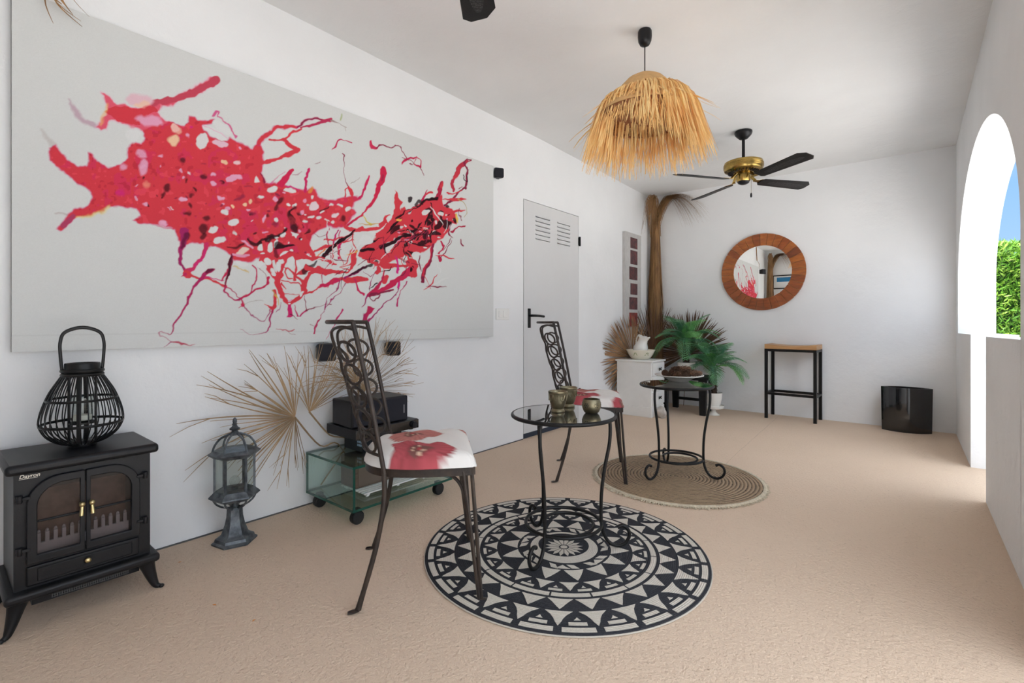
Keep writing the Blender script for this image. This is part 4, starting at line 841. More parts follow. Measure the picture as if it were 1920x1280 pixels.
proto = None
cones = [(-0.105, -0.035, 0.062, 1.35, 0.3), (-0.052, -0.055, 0.048, 1.1, 1.2), (-0.055, 0.030, 0.050, 0.9, 2.0), (0.005, -0.048, 0.046, 1.3, 0.2), (0.050, -0.020, 0.050, 1.0, 2.6), (0.085, 0.030, 0.058, 1.2, 0.9), (0.015, 0.050, 0.048, 1.1, 1.8), (-0.025, -0.004, 0.085, 0.8, 0.4), (0.030, 0.006, 0.088, 1.0, 1.5), (0.095, -0.035, 0.062, 1.3, 2.2)]
labs = ['long thin pine cone at the far left of the cream bowl', 'open pine cone at front left in the cream bowl', 'pine cone at back left in the cream bowl', 'pine cone at front centre in the cream bowl', 'pine cone right of centre in the cream bowl', 'pine cone at back right in the cream bowl', 'pine cone at back centre in the cream bowl', 'upper left pine cone heaped on the others in the bowl', 'upper right pine cone heaped on the others in the bowl', 'pine cone at the right rim of the cream bowl']
for i, (x, y, z, tl, a) in enumerate(cones):
    xr, yr = x * COS - y * SIN, x * SIN + y * COS       # left to right as one faces the table
    if proto is None:
        o = proto = cone_mb(0.058, 0.032, R).obj('pine_cone', M_CONE, None, smooth=False)
    else:
        o = proto.copy(); COL.objects.link(o)
    o.location = bc + Vector((xr, yr, z - 0.004)); o.rotation_euler = (tl, 0.2 * i, a)
    if i == 0: o.scale = (0.62, 0.62, 1.5)
    tag(o, labs[i], 'pine cone', 'pine cones in the cream bowl')
# ------------------------------------------------------------------ iron chairs (built facing +X, near side at -Y)
def vcol_obj(name, verts, faces, cols, m, parent, smooth=True):
    me = bpy.data.meshes.new(name); me.from_pydata(verts, [], faces); me.update()
    ca = me.color_attributes.new('print_colour', 'FLOAT_COLOR', 'POINT')
    ca.data.foreach_set('color', np.concatenate([np.array(cols), np.ones((len(cols), 1))], 1).ravel().astype(np.float32))
    me.materials.append(m)
    if smooth: me.shade_smooth()
    o = bpy.data.objects.new(name, me); COL.objects.link(o); o.parent = parent; return o
M_PRINT = attr_mat('poppy_print_cotton', 'print_colour', 0.9, 0.25, 300)
def seat_outline(n=96, grow=0.0):
    # D-shaped seat: flat front with soft corners, rounded rear
    P = []
    fw, rw, L0, L1 = 0.218, 0.200, -0.205, 0.205
    key = [(L1, -fw + 0.03), (L1, 0), (L1, fw - 0.03), (L1 - 0.012, fw - 0.006), (L1 - 0.04, fw), (0.0, fw * 0.985), (-0.11, rw * 0.93), (-0.175, rw * 0.66), (L0, rw * 0.25), (L0, -rw * 0.25), (-0.175, -rw * 0.66), (-0.11, -rw * 0.93), (0.0, -fw * 0.985), (L1 - 0.04, -fw), (L1 - 0.012, -fw + 0.006)]
    q = spline([(x, y, 0) for x, y in key], 8, closed=True)
    return [(v.x * (1 + grow), v.y * (1 + grow)) for v in q]
def iron_chair(label, loc_, rz, flowers, seed, lean=0.0):
    rr = random.Random(seed)
    t = thing('iron_chair', label, 'chair', (loc_[0], loc_[1], 0), rad(rz), 'tall backed iron chairs with poppy print cushions')
    ol = seat_outline(); zs = 0.473
    # seat frame: flat iron band
    b = MB(); n = len(ol); V = []
    for x, y in ol:
        k = 1 - 0.006 / math.hypot(x, y)
        V += [(x, y, zs - 0.026), (x, y, zs + 0.002), (x * k, y * k, zs + 0.002), (x * k, y * k, zs - 0.026)]
    b.add(V, [(i * 4 + k, i * 4 + (k + 1) % 4, ((i + 1) % n) * 4 + (k + 1) % 4, ((i + 1) % n) * 4 + k) for i in range(n) for k in range(4)])
    b.bb((-0.19, -0.006, zs - 0.022), (0.20, 0.006, zs - 0.014)); b.obj('seat_frame', M_RUSTY, t, angle=50)
    # cushion: puffy fitted cover with creases
    nr, na = 22, 120; ol2 = seat_outline(); m_ = len(ol2)
    verts = []; cols = []; faces = []
    WH = (0.74, 0.72, 0.69)
    def color(x, y, side=0):
        c = np.array(WH)
        for (fx, fy, r, kind) in flowers:
            dx, dy = x - fx, y - fy; d = math.hypot(dx, dy); a = math.atan2(dy, dx)
            e = r * (0.86 + 0.13 * math.cos(3 * a + fx * 9) + 0.05 * math.cos(7 * a + 1))
            if d < e:
                f = d / e; stp = 0.5 + 0.5 * math.sin(a * 26 + f * 5); w = min(1, (e - d) / 0.006)
                base = np.array((0.44, 0.085, 0.10)) if kind == 0 else np.array((0.50, 0.19, 0.165))
                c2 = base * (0.85 + 0.3 * stp * f)
                if 0.36 < f < 0.44 and kind == 0: c2 = c2 * 0.8
                if abs(math.sin(a * 1.5 + 0.6)) < 0.07 and f > 0.3: c2 = c2 * 0.72
                if f < 0.36: c2 = np.array((0.20, 0.085, 0.075)) if f > 0.1 else np.array((0.48, 0.06, 0.07))
                if 0.20 < f < 0.30 and math.cos(a * 8) > 0.55: c2 = np.array((0.72, 0.52, 0.38))
                if f > 0.93: c2 = c2 * 0.78
                c = c * (1 - w) + c2 * w
        return c
    H = 0.058
    def cz(x, y):
        return 0.004 * math.sin(x * 31 + y * 12 + seed) * math.sin(y * 24 - x * 9) + 0.0025 * math.sin(x * 63 + y * 40)
    rings = [(k / nr) for k in range(nr + 1)]
    for k, f in enumerate(rings):
        for i in range(m_):
            x, y = ol2[i]
            g = f * 1.012
            zz = zs + 0.006 + H * (1 - f ** 7) ** 0.5 if f < 1 else zs + 0.006
            if f > 0.9:
                zz += 0.0
            verts.append((x * g, y * g, zz + cz(x * g, y * g) * (1 - f ** 8)))
            cols.append(color(x * g, y * g))
    # tucked skirt down over the frame edge
    for dz, g in ((-0.004, 1.022), (0.004, 0.99)):
        for i in range(m_):
            x, y = ol2[i]; w = 0.003 * math.sin(i * 1.7 + seed) + 0.002 * math.sin(i * 0.61)
            verts.append((x * (g + w), y * (g + w), zs + 0.006 + dz * 0.5)); cols.append(color(x * 1.0, y * 1.0))
    rows = len(rings) + 2
    for k in range(rows - 1):
        for i in range(m_):
            j = (i + 1) % m_
            faces.append((k * m_ + i, k * m_ + j, (k + 1) * m_ + j, (k + 1) * m_ + i))
    cu = vcol_obj('cushion', verts, faces, cols, M_PRINT, t)
    # back: two uprights, curved (barrel) surface between them
    zt = 1.003; yw = 0.195
    def up(s, z):               # upright centre line
        u = (z - zs) / (zt - zs)
        return Vector((-0.123 - 0.088 * u - 0.018 * u * u, s * (yw + 0.0 * u), z))
    for s in (-1, 1):
        b = MB(); P = [up(s, zs - 0.02 + (zt - zs + 0.02) * i / 8) for i in range(9)]
        b.tube(P, 0.0085, 10); b.obj('back_upright', M_RUSTY, t)
    def surf(u, z):             # u in -1..1 across the back, bowed to the rear
        p = up(1, z); k = (z - zs) / (zt - zs)
        return Vector((p.x - (0.080 + 0.042 * k) * (1 - u * u), u * yw, z))
    b = MB(); b.tube([surf(-1 + 2 * i / 20, zt) for i in range(21)], 0.0085, 10); b.obj('top_rail', M_RUSTY, t)
    # ornament: arch under the rail, two rows of rings, two crossing waves
    b = MB(); b.tube(spline([surf(-1, 0.975), surf(-0.75, 0.985), surf(-0.35, 0.965), surf(-0.18, 0.90)], 6), 0.0058, 8); b.tube(spline([surf(1, 0.975), surf(0.75, 0.985), surf(0.35, 0.965), surf(0.18, 0.90)], 6), 0.0058, 8)
    n = 64
    for ph in (0, PI):
        b.tube([surf(0.20 * math.sin(ph + 2 * PI * (0.90 - z) / 0.165) + (0.18 if ph == 0 else -0.18), z) for z in [0.905 - (0.905 - 0.525) * i / n for i in range(n + 1)]], 0.0058, 8)
    b.obj('wave_scroll', M_RUSTY, t)
    for s in (-1, 1):
        for k in range(5):
            zc = 0.895 - 0.083 * k; pts = []
            for i in range(24):
                a = 2 * PI * i / 24; pts.append(surf(s * 0.70 + 0.215 * math.cos(a), zc + 0.036 * math.sin(a)))
            b = MB(); b.tube(pts, 0.0056, 8, closed=True); b.obj('back_ring', M_RUSTY, t)
    b = MB()
    for z in (0.525,): b.tube([surf(-1 + 2 * i / 16, z) for i in range(17)], 0.006, 8)
    b.obj('lower_rail', M_RUSTY, t)
    # rear legs: splay backwards and outwards, flattened foot
    for s in (-1, 1):
        b = MB(); P = spline([up(s, zs - 0.01), Vector((-0.122, s * 0.200, 0.36)), Vector((-0.150, s * 0.212, 0.20)), Vector((-0.205, s * 0.236, 0.010))], 5)
        b.tube(P, [0.0095] * (len(P) - 3) + [0.009, 0.010, 0.011], 10)
        f = P[-1]; b.tube([f + Vector((0.004, 0, -0.002)), f + Vector((-0.020, s * 0.004, -0.0045)), f + Vector((-0.034, s * 0.006, -0.006))], (0.010, 0.013, 0.009), 8, flat=0.35, up=(0, 0, 1)); b.obj('leg', M_RUSTY, t)
    # front legs: a pair of rods meeting at the foot
    for s in (-1, 1):
        b = MB(); foot = Vector((0.222, s * 0.238, 0.008))
        b.tube([Vector((0.190, s * 0.205, zs - 0.012)), Vector((0.205, s * 0.219, 0.26)), foot], 0.0072, 8)
        b.tube([Vector((0.158, s * 0.212, zs - 0.012)), Vector((0.186, s * 0.224, 0.24)), foot + Vector((-0.008, 0, 0))], 0.0072, 8)
        b.tube([foot + Vector((-0.006, 0, 0)), foot + Vector((0.018, s * 0.003, -0.003)), foot + Vector((0.030, s * 0.004, -0.004))], (0.010, 0.013, 0.009), 8, flat=0.35, up=(0, 0, 1)); b.obj('leg', M_RUSTY, t)
        b = MB(); P = spline([Vector((0.055, s * 0.150, zs - 0.030)), Vector((0.110, s * 0.176, zs - 0.032)), Vector((0.150, s * 0.200, zs - 0.065)), Vector((0.172, s * 0.215, 0.33)), Vector((0.190, s * 0.222, 0.22))], 6)
        b.tube(P, 0.0065, 8); b.bb((0.030, s * 0.150 - 0.010, zs - 0.036), (0.070, s * 0.150 + 0.010, zs - 0.026)); b.obj('leg_brace', M_RUSTY, t)
    return t
iron_chair('tall backed iron chair with poppy print cushion beside the glass shelf unit', (-1.512, 1.262), 49, [(0.0, -0.155, 0.135, 0), (-0.03, 0.075, 0.125, 1), (0.215, 0.20, 0.075, 1)], 2)
iron_chair('tall backed iron chair with poppy print cushion in front of the grey door', (-1.642, 2.825), 30, [(-0.06, -0.11, 0.125, 0), (0.205, -0.195, 0.075, 0), (0.205, 0.18, 0.07, 1), (-0.02, 0.13, 0.11, 1)], 5)

# ------------------------------------------------------------------ black stove-style heater
def stove():
    y0, y1, zt = 0.160, 0.563, 0.548; xf, xb = -2.205, -2.505
    t = thing('stove_heater', 'small black stove style heater with double glass doors against the left wall', 'heater', (0, 0, 0))
    b = MB(); b.bb((xb, y0, zt - 0.034), (xf + 0.028, y1, zt)); b.obj('top_plate', M_STOVE, t, bevel=0.012, seg=3)
    by0, by1 = y0 + 0.022, y1 - 0.022; zb = 0.135
    # body with an open firebox at the front
    dy0, dy1, dz0, dz1 = by0 + 0.040, by1 - 0.045, 0.232, 0.484
    b = MB(); xo = xf
    b.bb((xb, by0, zb), (xf - 0.09, by1, zt - 0.034)); b.bb((xf - 0.09, by0, zb), (xo, dy0 + 0.012, zt - 0.034)); b.bb((xf - 0.09, dy1 - 0.012, zb), (xo, by1, zt - 0.034))
    b.bb((xf - 0.09, dy0 + 0.012, zb), (xo, dy1 - 0.012, dz0)); b.bb((xf - 0.09, dy0 + 0.012, dz1 - 0.030), (xo, dy1 - 0.012, zt - 0.034)); b.obj('body', M_STOVE, t, smooth=False)
    b = MB(); b.bb((xf - 0.0895, dy0, dz0), (xf - 0.080, dy1, dz1)); b.obj('fire_back', M_STOVEIN, t, smooth=False)
    b = MB()
    for k in range(12):
        y = dy0 + 0.022 + (dy1 - dy0 - 0.044) * k / 11
        b.bb((xf - 0.045, y - 0.0050, dz0), (xf - 0.036, y + 0.0050, dz0 + 0.066)); b.lathe([(0.005, 0), (0.004, 0.006), (0.0005, 0.009)], c=(xf - 0.0405, y, dz0 + 0.068), n=10)
    b.bb((xf - 0.046, dy0, dz0), (xf - 0.036, dy1, dz0 + 0.034)); b.obj('grate', M_STOVEBARS, t, smooth=False)
    # base plinth
    b = MB(); b.bb((xb, y0 - 0.002, 0.108), (xf + 0.036, y1 + 0.002, 0.138)); b.obj('base_plate', M_STOVE, t, bevel=0.011, seg=3)
    # two doors, rounded outer top corners
    ym = (dy0 + dy1) / 2 - 0.004
    for s, (ya, yb) in ((-1, (dy0 - 0.012, ym - 0.0015)), (1, (ym + 0.0015, dy1 + 0.012))):
        za, zb2 = dz0 - 0.014, dz1 + 0.010; rcn = 0.085; w = 0.026
        def outline(a, b_, c, d, r):
            P = [(a, c), (b_, c)]
            if s > 0: P += [(b_, d - r)] + [(b_ - r + r * math.cos(th), d - r + r * math.sin(th)) for th in [PI / 2 * i / 10 for i in range(1, 11)]] + [(a, d)]
            else: P += [(b_, d)] + [(a + r - r * math.sin(th), d - r + r * math.cos(th)) for th in [PI / 2 * i / 10 for i in range(0, 11)]]
            return P
        O = outline(ya, yb, za, zb2, rcn); win = 0.012
        ia, ib = (ya + w, yb - win) if s < 0 else (ya + win, yb - w)
        I = outline(ia, ib, za + w, zb2 - w, rcn - w * 0.75)
        b = MB(); n = len(O)
        V = [(xf, y, z) for y, z in O] + [(xf + 0.014, y, z) for y, z in O] + [(xf + 0.014, y, z) for y, z in I] + [(xf, y, z) for y, z in I]
        b.add(V, [(k * n + i, k * n + (i + 1) % n, ((k + 1) % 4) * n + (i + 1) % n, ((k + 1) % 4) * n + i) for k in range(4) for i in range(n)])
        zm = (za + zb2) / 2 - 0.004; b.bb((xf + 0.004, ia, zm - 0.004), (xf + 0.011, ib, zm + 0.004))
        d = b.obj('door', M_STOVE, t, bevel=0.003)
        b = MB(); b.prism(I, (xf + 0.002, xf + 0.005), lambda a, c, h: (h, a, c)); b.obj('door_glass', M_STOVEGLASS, d, smooth=False)
        yk = ym - 0.012 if s < 0 else ym + 0.014
        b = MB(); b.tube([(xf + 0.014, yk, 0.382), (xf + 0.030, yk, 0.382)], 0.006, 10); b.sphere((xf + 0.031, yk, 0.382), 0.0088, 14, 10)
        b.tube([(xf + 0.031, yk, 0.378), (xf + 0.033, yk + s * 0.002, 0.345)], (0.0045, 0.0065), 10); b.obj('knob', M_GOLD, d)
        ye = by0 + 0.012 if s < 0 else by1 - 0.018
        for zz in (0.268, 0.435):
            b = MB(); b.bb((xf, ye - 0.009, zz - 0.010), (xf + 0.012, ye + 0.009, zz + 0.010)); b.tube([(xf + 0.016, ye, zz - 0.012), (xf + 0.016, ye, zz + 0.012)], 0.0075, 10); b.bb((xf + 0.010, min(ye, ye - s * 0.026), zz - 0.005), (xf + 0.017, max(ye, ye - s * 0.026), zz + 0.005)); b.obj('hinge', M_STOVE, d, bevel=0.002)
    # ash drawer
    b = MB(); b.bb((xf, dy0 - 0.012, 0.146), (xf + 0.010, dy1 + 0.010, 0.210)); dr = b.obj('drawer', M_STOVE, t, bevel=0.005, seg=3)
    b = MB(); b.bb((xf + 0.009, dy0 + 0.014, 0.157), (xf + 0.0135, dy1 - 0.012, 0.200)); b.obj('drawer_panel', M_STOVE, dr, bevel=0.0035)
    b = MB(); ykn = (dy0 + dy1) / 2; b.tube([(xf + 0.010, ykn, 0.184), (xf + 0.024, ykn, 0.184)], 0.004, 10); b.sphere((xf + 0.026, ykn, 0.184), 0.0092, 16, 10, (0.7, 1, 1)); b.obj('drawer_knob', M_GOLD, dr)
    # splayed cabriole legs
    for (yy, s) in ((by0 + 0.012, -1), (by1 - 0.012, 1)):
        for xx, sx in ((xf - 0.005, 1), (xb + 0.035, -1)):
            b = MB(); P = [Vector((xx, yy, 0.112)), Vector((xx + sx * 0.003, yy + s * 0.006, 0.085)), Vector((xx + sx * 0.010, yy + s * 0.016, 0.045)), Vector((xx + sx * 0.018, yy + s * 0.027, 0.014)), Vector((xx + sx * 0.026, yy + s * 0.040, 0.0085))]
            b.tube(spline(P, 4), [0.032 - 0.026 * (i / 16) ** 0.75 for i in range(17)], 10, up=(0, 0, 1)); 
            b.sphere((xx + sx * 0.027, yy + s * 0.042, 0.0075), 0.0095, 12, 8, (1, 1, 0.75)); b.obj('leg', M_STOVE, t)
    # blower grille slung underneath
    b = MB(); b.bb((xf - 0.16, by0 + 0.045, 0.066), (xf - 0.035, by1 - 0.025, 0.109)); gr = b.obj('fan_heater', M_PLASTIC, t, smooth=False)
    b = MB()
    for k in range(34):
        y = by0 + 0.095 + 0.205 * k / 33; b.bb((xf - 0.0352, y - 0.0011, 0.071), (xf - 0.0325, y + 0.0011, 0.104))
    for k in range(5): b.bb((xf - 0.0350, by0 + 0.093, 0.072 + k * 0.0078), (xf - 0.0328, by0 + 0.302, 0.0728 + k * 0.0078))
    b.obj('air_grille', mat('grey_grille', (0.10, 0.10, 0.10, 1), 0.5), gr, smooth=False)
    # lettering
    def text(body, size, loc_, m_, parent, name='lettering', sh=0.0):
        cu = bpy.data.curves.new(name, 'FONT'); cu.body = body; cu.size = size; cu.extrude = 0.0006; cu.shear = sh; cu.offset = size * 0.012
        tmp = bpy.data.objects.new('tmp', cu); COL.objects.link(tmp); dg = bpy.context.evaluated_depsgraph_get(); dg.update()
        me = bpy.data.meshes.new_from_object(tmp.evaluated_get(dg)); bpy.data.objects.remove(tmp); bpy.data.curves.remove(cu)
        me.materials.clear(); me.materials.append(m_)
        o = bpy.data.objects.new(name, me); COL.objects.link(o); o.parent = parent
        o.rotation_euler = (PI / 2, 0, PI / 2); o.location = loc_
        return o
    M_LET = mat('pale_metal_lettering', (0.62, 0.58, 0.50, 1), 0.4, 0.3)
    text('Dayron', 0.0160, (xf + 0.0008, by0 + 0.012, 0.4985), M_LET, t, sh=0.25)
    b = MB(); b.bb((xf + 0.0003, by0 + 0.012, 0.4950), (xf + 0.0012, by0 + 0.056, 0.4960)); b.obj('lettering_rule', M_LET, t, smooth=False)
    return t
stove()

# ------------------------------------------------------------------ bamboo lantern on the stove
def bamboo_lantern():
    zb = 0.549; t = thing('bamboo_lantern', 'black open bamboo lantern with hoop handle standing on the heater', 'lantern', (-2.350, 0.372, zb), rad(20)); t.scale = (0.77, 0.77, 1.0)
    b = MB(); b.lathe([(0.0005, 0.0), (0.052, 0.0), (0.054, 0.004), (0.054, 0.014), (0.050, 0.018), (0.0005, 0.018)], n=36); b.obj('base', M_BAMBOO, t, angle=50)
    prof = [(0.050, 0.010), (0.090, 0.020), (0.130, 0.046), (0.152, 0.082), (0.152, 0.112), (0.141, 0.150), (0.119, 0.198), (0.090, 0.240), (0.073, 0.262)]
    sp = spline([(r, 0, z) for r, z in prof], 5)
    b = MB()
    N = 34
    for i in range(N):
        a = 2 * PI * i / N; b.tube([(p.x * math.cos(a), p.x * math.sin(a), p.z) for p in sp], 0.0026, 6)
    o = b.obj('cage_ribs', M_BAMBOO, t)
    for r, z, w in ((0.151, 0.084, 0.0050), (0.130, 0.172, 0.0045), (0.0745, 0.262, 0.0065), (0.0755, 0.276, 0.0065)):
        b = MB(); b.ring(r, w, (0, 0, z), 48, 8); b.obj('hoop', M_BAMBOO, t)
    b = MB(); b.lathe([(0.064, 0.262), (0.066, 0.262), (0.066, 0.300), (0.064, 0.304), (0.057, 0.304), (0.055, 0.300), (0.055, 0.262)], n=40)
    n = 40; b.obj('collar', M_BAMBOO, t, angle=50)
    for k in range(4):
        a = PI / 4 + k * PI / 2; b = MB(); b.box((0.050 * math.cos(a), 0.050 * math.sin(a), 0.145), (0.009, 0.016, 0.262), rz=a); b.obj('post', M_BAMBOO, t, bevel=0.002)
    b = MB(); b.lathe([(0.0005, 0.082), (0.050, 0.082), (0.050, 0.088), (0.0005, 0.088)], n=30); b.obj('shelf', M_BAMBOO, t, angle=50)
    b = MB(); P = spline([(0, -0.072, 0.272), (0, -0.078, 0.33), (0, -0.079, 0.380), (0, -0.062, 0.417), (0, 0, 0.434), (0, 0.062, 0.417), (0, 0.079, 0.380), (0, 0.078, 0.33), (0, 0.072, 0.272)], 8)
    b.tube(P, 0.0065, 10, flat=0.5, up=(1, 0, 0)); h = b.obj('handle', M_BAMBOO, t); h.rotation_euler = (0, 0, rad(-20))
    b = MB(); b.lathe([(0.0005, 0.089), (0.039, 0.089), (0.0405, 0.093), (0.0405, 0.182), (0.039, 0.183), (0.0385, 0.182), (0.0385, 0.094), (0.0005, 0.093)], n=36); g = b.obj('candle_glass', M_GLASS, t, angle=50)
    b = MB(); b.lathe([(0.0005, 0.0945), (0.034, 0.0945), (0.035, 0.110), (0.033, 0.113), (0.0005, 0.112)], n=28); b.obj('candle', M_WAX, t)
bamboo_lantern()

# ------------------------------------------------------------------ garden post lantern on the floor
def post_lantern():
    t = thing('post_lantern', 'weathered grey metal six sided garden lantern standing on the floor', 'lantern', (-2.385, 0.905, 0), rad(12)); t.scale = (0.93, 0.93, 1.0)
    def hexl(prof, rot=0): 
        b = MB(); b.lathe(prof, n=6, rot=rot); return b
    hexl([(0.001, 0.0), (0.098, 0.0), (0.100, 0.008), (0.088, 0.014), (0.084, 0.026), (0.066, 0.034), (0.058, 0.042), (0.044, 0.080), (0.036, 0.115), (0.034, 0.150), (0.001, 0.150)]).obj('pedestal', M_PEWTER, t, angle=25)
    b = MB(); b.lathe([(0.0005, 0.150), (0.030, 0.150), (0.026, 0.160), (0.0005, 0.160)], n=20); b.obj('neck', M_PEWTER, t)
    # lower glass bowl and its ribs
    pb = [(0.026, 0.158), (0.055, 0.166), (0.078, 0.182), (0.090, 0.200)]
    b = MB(); b.lathe(pb, n=6)
    b.f = b.f[:-2]; b.mi = b.mi[:-2]
    b.obj('bowl_glass', M_GLASS, t, smooth=False)
    b = MB()
    for k in range(6):
        a = 2 * PI * k / 6; b.tube(spline([(r * math.cos(a), r * math.sin(a), z) for r, z in pb], 3), 0.0045, 6)
    b.obj('bowl_rib', M_PEWTER, t)
    hexl([(0.070, 0.200), (0.092, 0.198), (0.112, 0.212), (0.110, 0.218), (0.094, 0.232), (0.088, 0.240), (0.070, 0.240)]).obj('lower_frame', M_PEWTER, t, angle=25)
    b = MB(); b.m = 0
    for k in range(6):
        a = 2 * PI * k / 6; b.box((0.0855 * math.cos(a), 0.0855 * math.sin(a), 0.315), (0.010, 0.009, 0.155), rz=a)
    b.obj('corner_bar', M_PEWTER, t, smooth=False)
    b = MB()
    for k in range(6):
        a0, a1 = 2 * PI * k / 6, 2 * PI * (k + 1) / 6; r0, r1 = 0.0820, 0.0805
        V = [(r * math.cos(a), r * math.sin(a), z) for r in (r0, r1) for a in (a0, a1) for z in (0.238, 0.394)]
        b.add(V, [(0, 2, 3, 1), (4, 5, 7, 6), (0, 1, 5, 4), (2, 6, 7, 3), (0, 4, 6, 2), (1, 3, 7, 5)])
    b.obj('pane', M_GLASS, t, smooth=False)
    hexl([(0.074, 0.392), (0.092, 0.390), (0.112, 0.404), (0.116, 0.410), (0.100, 0.418), (0.094, 0.424), (0.080, 0.424)]).obj('upper_frame', M_PEWTER, t, angle=25)
    pr = [(0.094, 0.420), (0.084, 0.448), (0.062, 0.475), (0.032, 0.490), (0.018, 0.494)]
    b = MB(); b.lathe(pr, n=6); b.f = b.f[:-2]; b.mi = b.mi[:-2]; b.obj('roof_glass', M_GLASS, t, smooth=False)
    b = MB()
    for k in range(6):
        a = 2 * PI * k / 6; b.tube(spline([(r * math.cos(a), r * math.sin(a), z) for r, z in pr], 4), 0.0052, 6)
    b.obj('roof_rib', M_PEWTER, t)
    b = MB(); b.lathe([(0.0005, 0.488), (0.026, 0.488), (0.018, 0.498), (0.012, 0.508), (0.022, 0.512), (0.024, 0.517), (0.014, 0.524), (0.009, 0.533), (0.013, 0.537), (0.008, 0.541), (0.010, 0.548), (0.009, 0.558), (0.004, 0.565), (0.0005, 0.567)], n=24); b.obj('finial', M_PEWTER, t)
    b = MB(); b.lathe([(0.0005, 0.160), (0.016, 0.160), (0.016, 0.252), (0.0005, 0.252)], n=20); b.obj('bulb_socket', M_PEWTER, t, angle=50)
    b = MB(); b.sphere((0, 0, 0.276), 0.024, 20, 14, (1, 1, 1.05)); b.lathe([(0.010, 0.250), (0.012, 0.258)], n=14); b.obj('bulb', M_GLASS, t)
post_lantern()
# ------------------------------------------------------------------ glass shelf unit on castors, with the sound equipment
def glass_unit():
    x0, x1, y0, y1 = -2.525, -2.075, 1.318, 1.975; zb, zt = 0.078, 0.300; th = 0.012
    t = thing('glass_media_unit', 'low green glass media unit on black castors against left wall', 'shelf unit', (0, 0, 0))
    def pane(name, lo, hi, edges):
        b = MB(); b.bb(lo, hi); o = b.obj(name, M_TVGLASS, t, smooth=False)
        b = MB()
        for e in edges: b.bb(*e)
        b.obj('polished_edge', M_TVEDGE, o, smooth=False)
    e = 0.0012
    def edges_h(z): return [((x1 - e, y0, z), (x1 + e, y1, z + th)), ((x0 - e, y0, z), (x0 + e, y1, z + th)), ((x0, y0 - e, z), (x1, y0 + e, z + th)), ((x0, y1 - e, z), (x1, y1 + e, z + th))]
    pane('bottom_pane', (x0, y0, zb), (x1, y1, zb + th), edges_h(zb)); pane('top_pane', (x0, y0, zt - th), (x1, y1, zt), edges_h(zt - th))
    for name, y in (('side_pane', y0), ('side_pane', y1 - th)):
        pane(name, (x0, y, zb + th), (x1, y + th, zt - th), [((x1 - e, y, zb + th), (x1 + e, y + th, zt - th)), ((x0 - e, y, zb + th), (x0 + e, y + th, zt - th))])
    for cx in (x1 - 0.045, x0 + 0.05):
        for cy in (y0 + 0.05, y1 - 0.07):
            b = MB(); b.tube([(cx - 0.017, cy, 0.032), (cx - 0.003, cy, 0.032)], 0.031, 20); b.tube([(cx + 0.003, cy, 0.032), (cx + 0.017, cy, 0.032)], 0.031, 20); c = b.obj('castor', M_RUBBER, t, bevel=0.004)
            b = MB(); b.tube([(cx - 0.012, cy, 0.034), (cx + 0.012, cy, 0.034)], 0.034, 20); b.box((cx, cy, 0.070), (0.030, 0.030, 0.016)); b.obj('castor_hood', M_PLASTIC, c)
glass_unit()
ZG = 0.300
t = thing('set_top_box', 'little black set top box on the glass unit under the receiver', 'electronics', (-2.33, 1.61, ZG))
b = MB(); b.bb((-0.12, -0.11, 0), (0.06, 0.15, 0.083)); b.obj('case', M_PLASTIC, t, bevel=0.004)
b = MB()
for i in range(3):
    for k in range(2): b.bb((0.010 + i * 0.015, -0.1115, 0.030 + k * 0.018), (0.020 + i * 0.015, -0.1095, 0.042 + k * 0.018))
b.obj('button', mat('pale_blue_button', (0.30, 0.45, 0.60, 1), 0.5), t, smooth=False)
t = thing('audio_receiver', 'wide flat black audio receiver under the larger black speaker', 'receiver', (-2.345, 1.625, ZG + 0.083))
b = MB(); b.bb((-0.150, -0.205, 0.006), (0.135, 0.205, 0.060)); b.obj('case', M_PLASTIC, t, bevel=0.003)
b = MB(); b.bb((0.134, -0.205, 0.008), (0.142, 0.205, 0.058)); fp = b.obj('front_panel', M_GLOSSB, t, bevel=0.002)
b = MB(); b.tube([(0.140, 0.165, 0.033), (0.158, 0.165, 0.033)], 0.018, 28); b.obj('volume_knob', M_PLASTIC, t)
b = MB(); b.tube([(0.140, -0.165, 0.033), (0.152, -0.165, 0.033)], 0.010, 20); b.obj('selector_knob', M_PLASTIC, t)
for sx in (-0.12, 0.11):
    for sy in (-0.17, 0.17):
        b = MB(); b.tube([(sx, sy, 0.0), (sx, sy, 0.008)], 0.014, 14); b.obj('foot', M_RUBBER, t)
t = thing('shelf_speaker', 'large black box speaker with round port lying on the receiver', 'speaker', (-2.34, 1.60, ZG + 0.143), rad(-4))
b = MB(); b.bb((-0.110, -0.175, 0.0), (0.105, 0.175, 0.142)); b.obj('cabinet', M_PLASTIC, t, bevel=0.008)
b = MB(); b.bb((0.104, -0.168, 0.007), (0.112, 0.168, 0.135)); b.obj('front_grille', M_GRILLE, t, bevel=0.004)
b = MB(); b.tube([(0.110, -0.085, 0.065), (0.1135, -0.085, 0.065)], 0.036, 32); b.obj('port', M_GLOSSB, t)
b = MB(); b.bb((0.112, 0.142, 0.045), (0.1128, 0.146, 0.092)); b.obj('badge', mat('grey_badge', (0.35, 0.36, 0.38, 1), 0.4), t, smooth=False)
t = thing('slatted_rack', 'white slatted rack on the lower pane of the glass unit', 'rack', (-2.30, 1.67, 0.090))
b = MB()
for i in range(9): b.bb((-0.105 + i * 0.0255, -0.215, 0.014), (-0.105 + i * 0.0255 + 0.016, 0.215, 0.021))
b.obj('slat', M_WHITE, t, smooth=False)
b = MB()
for y in (-0.19, 0, 0.19): b.bb((-0.105, y - 0.008, 0.008), (0.115, y + 0.008, 0.0145))
b.obj('batten', M_WHITE, t, smooth=False)
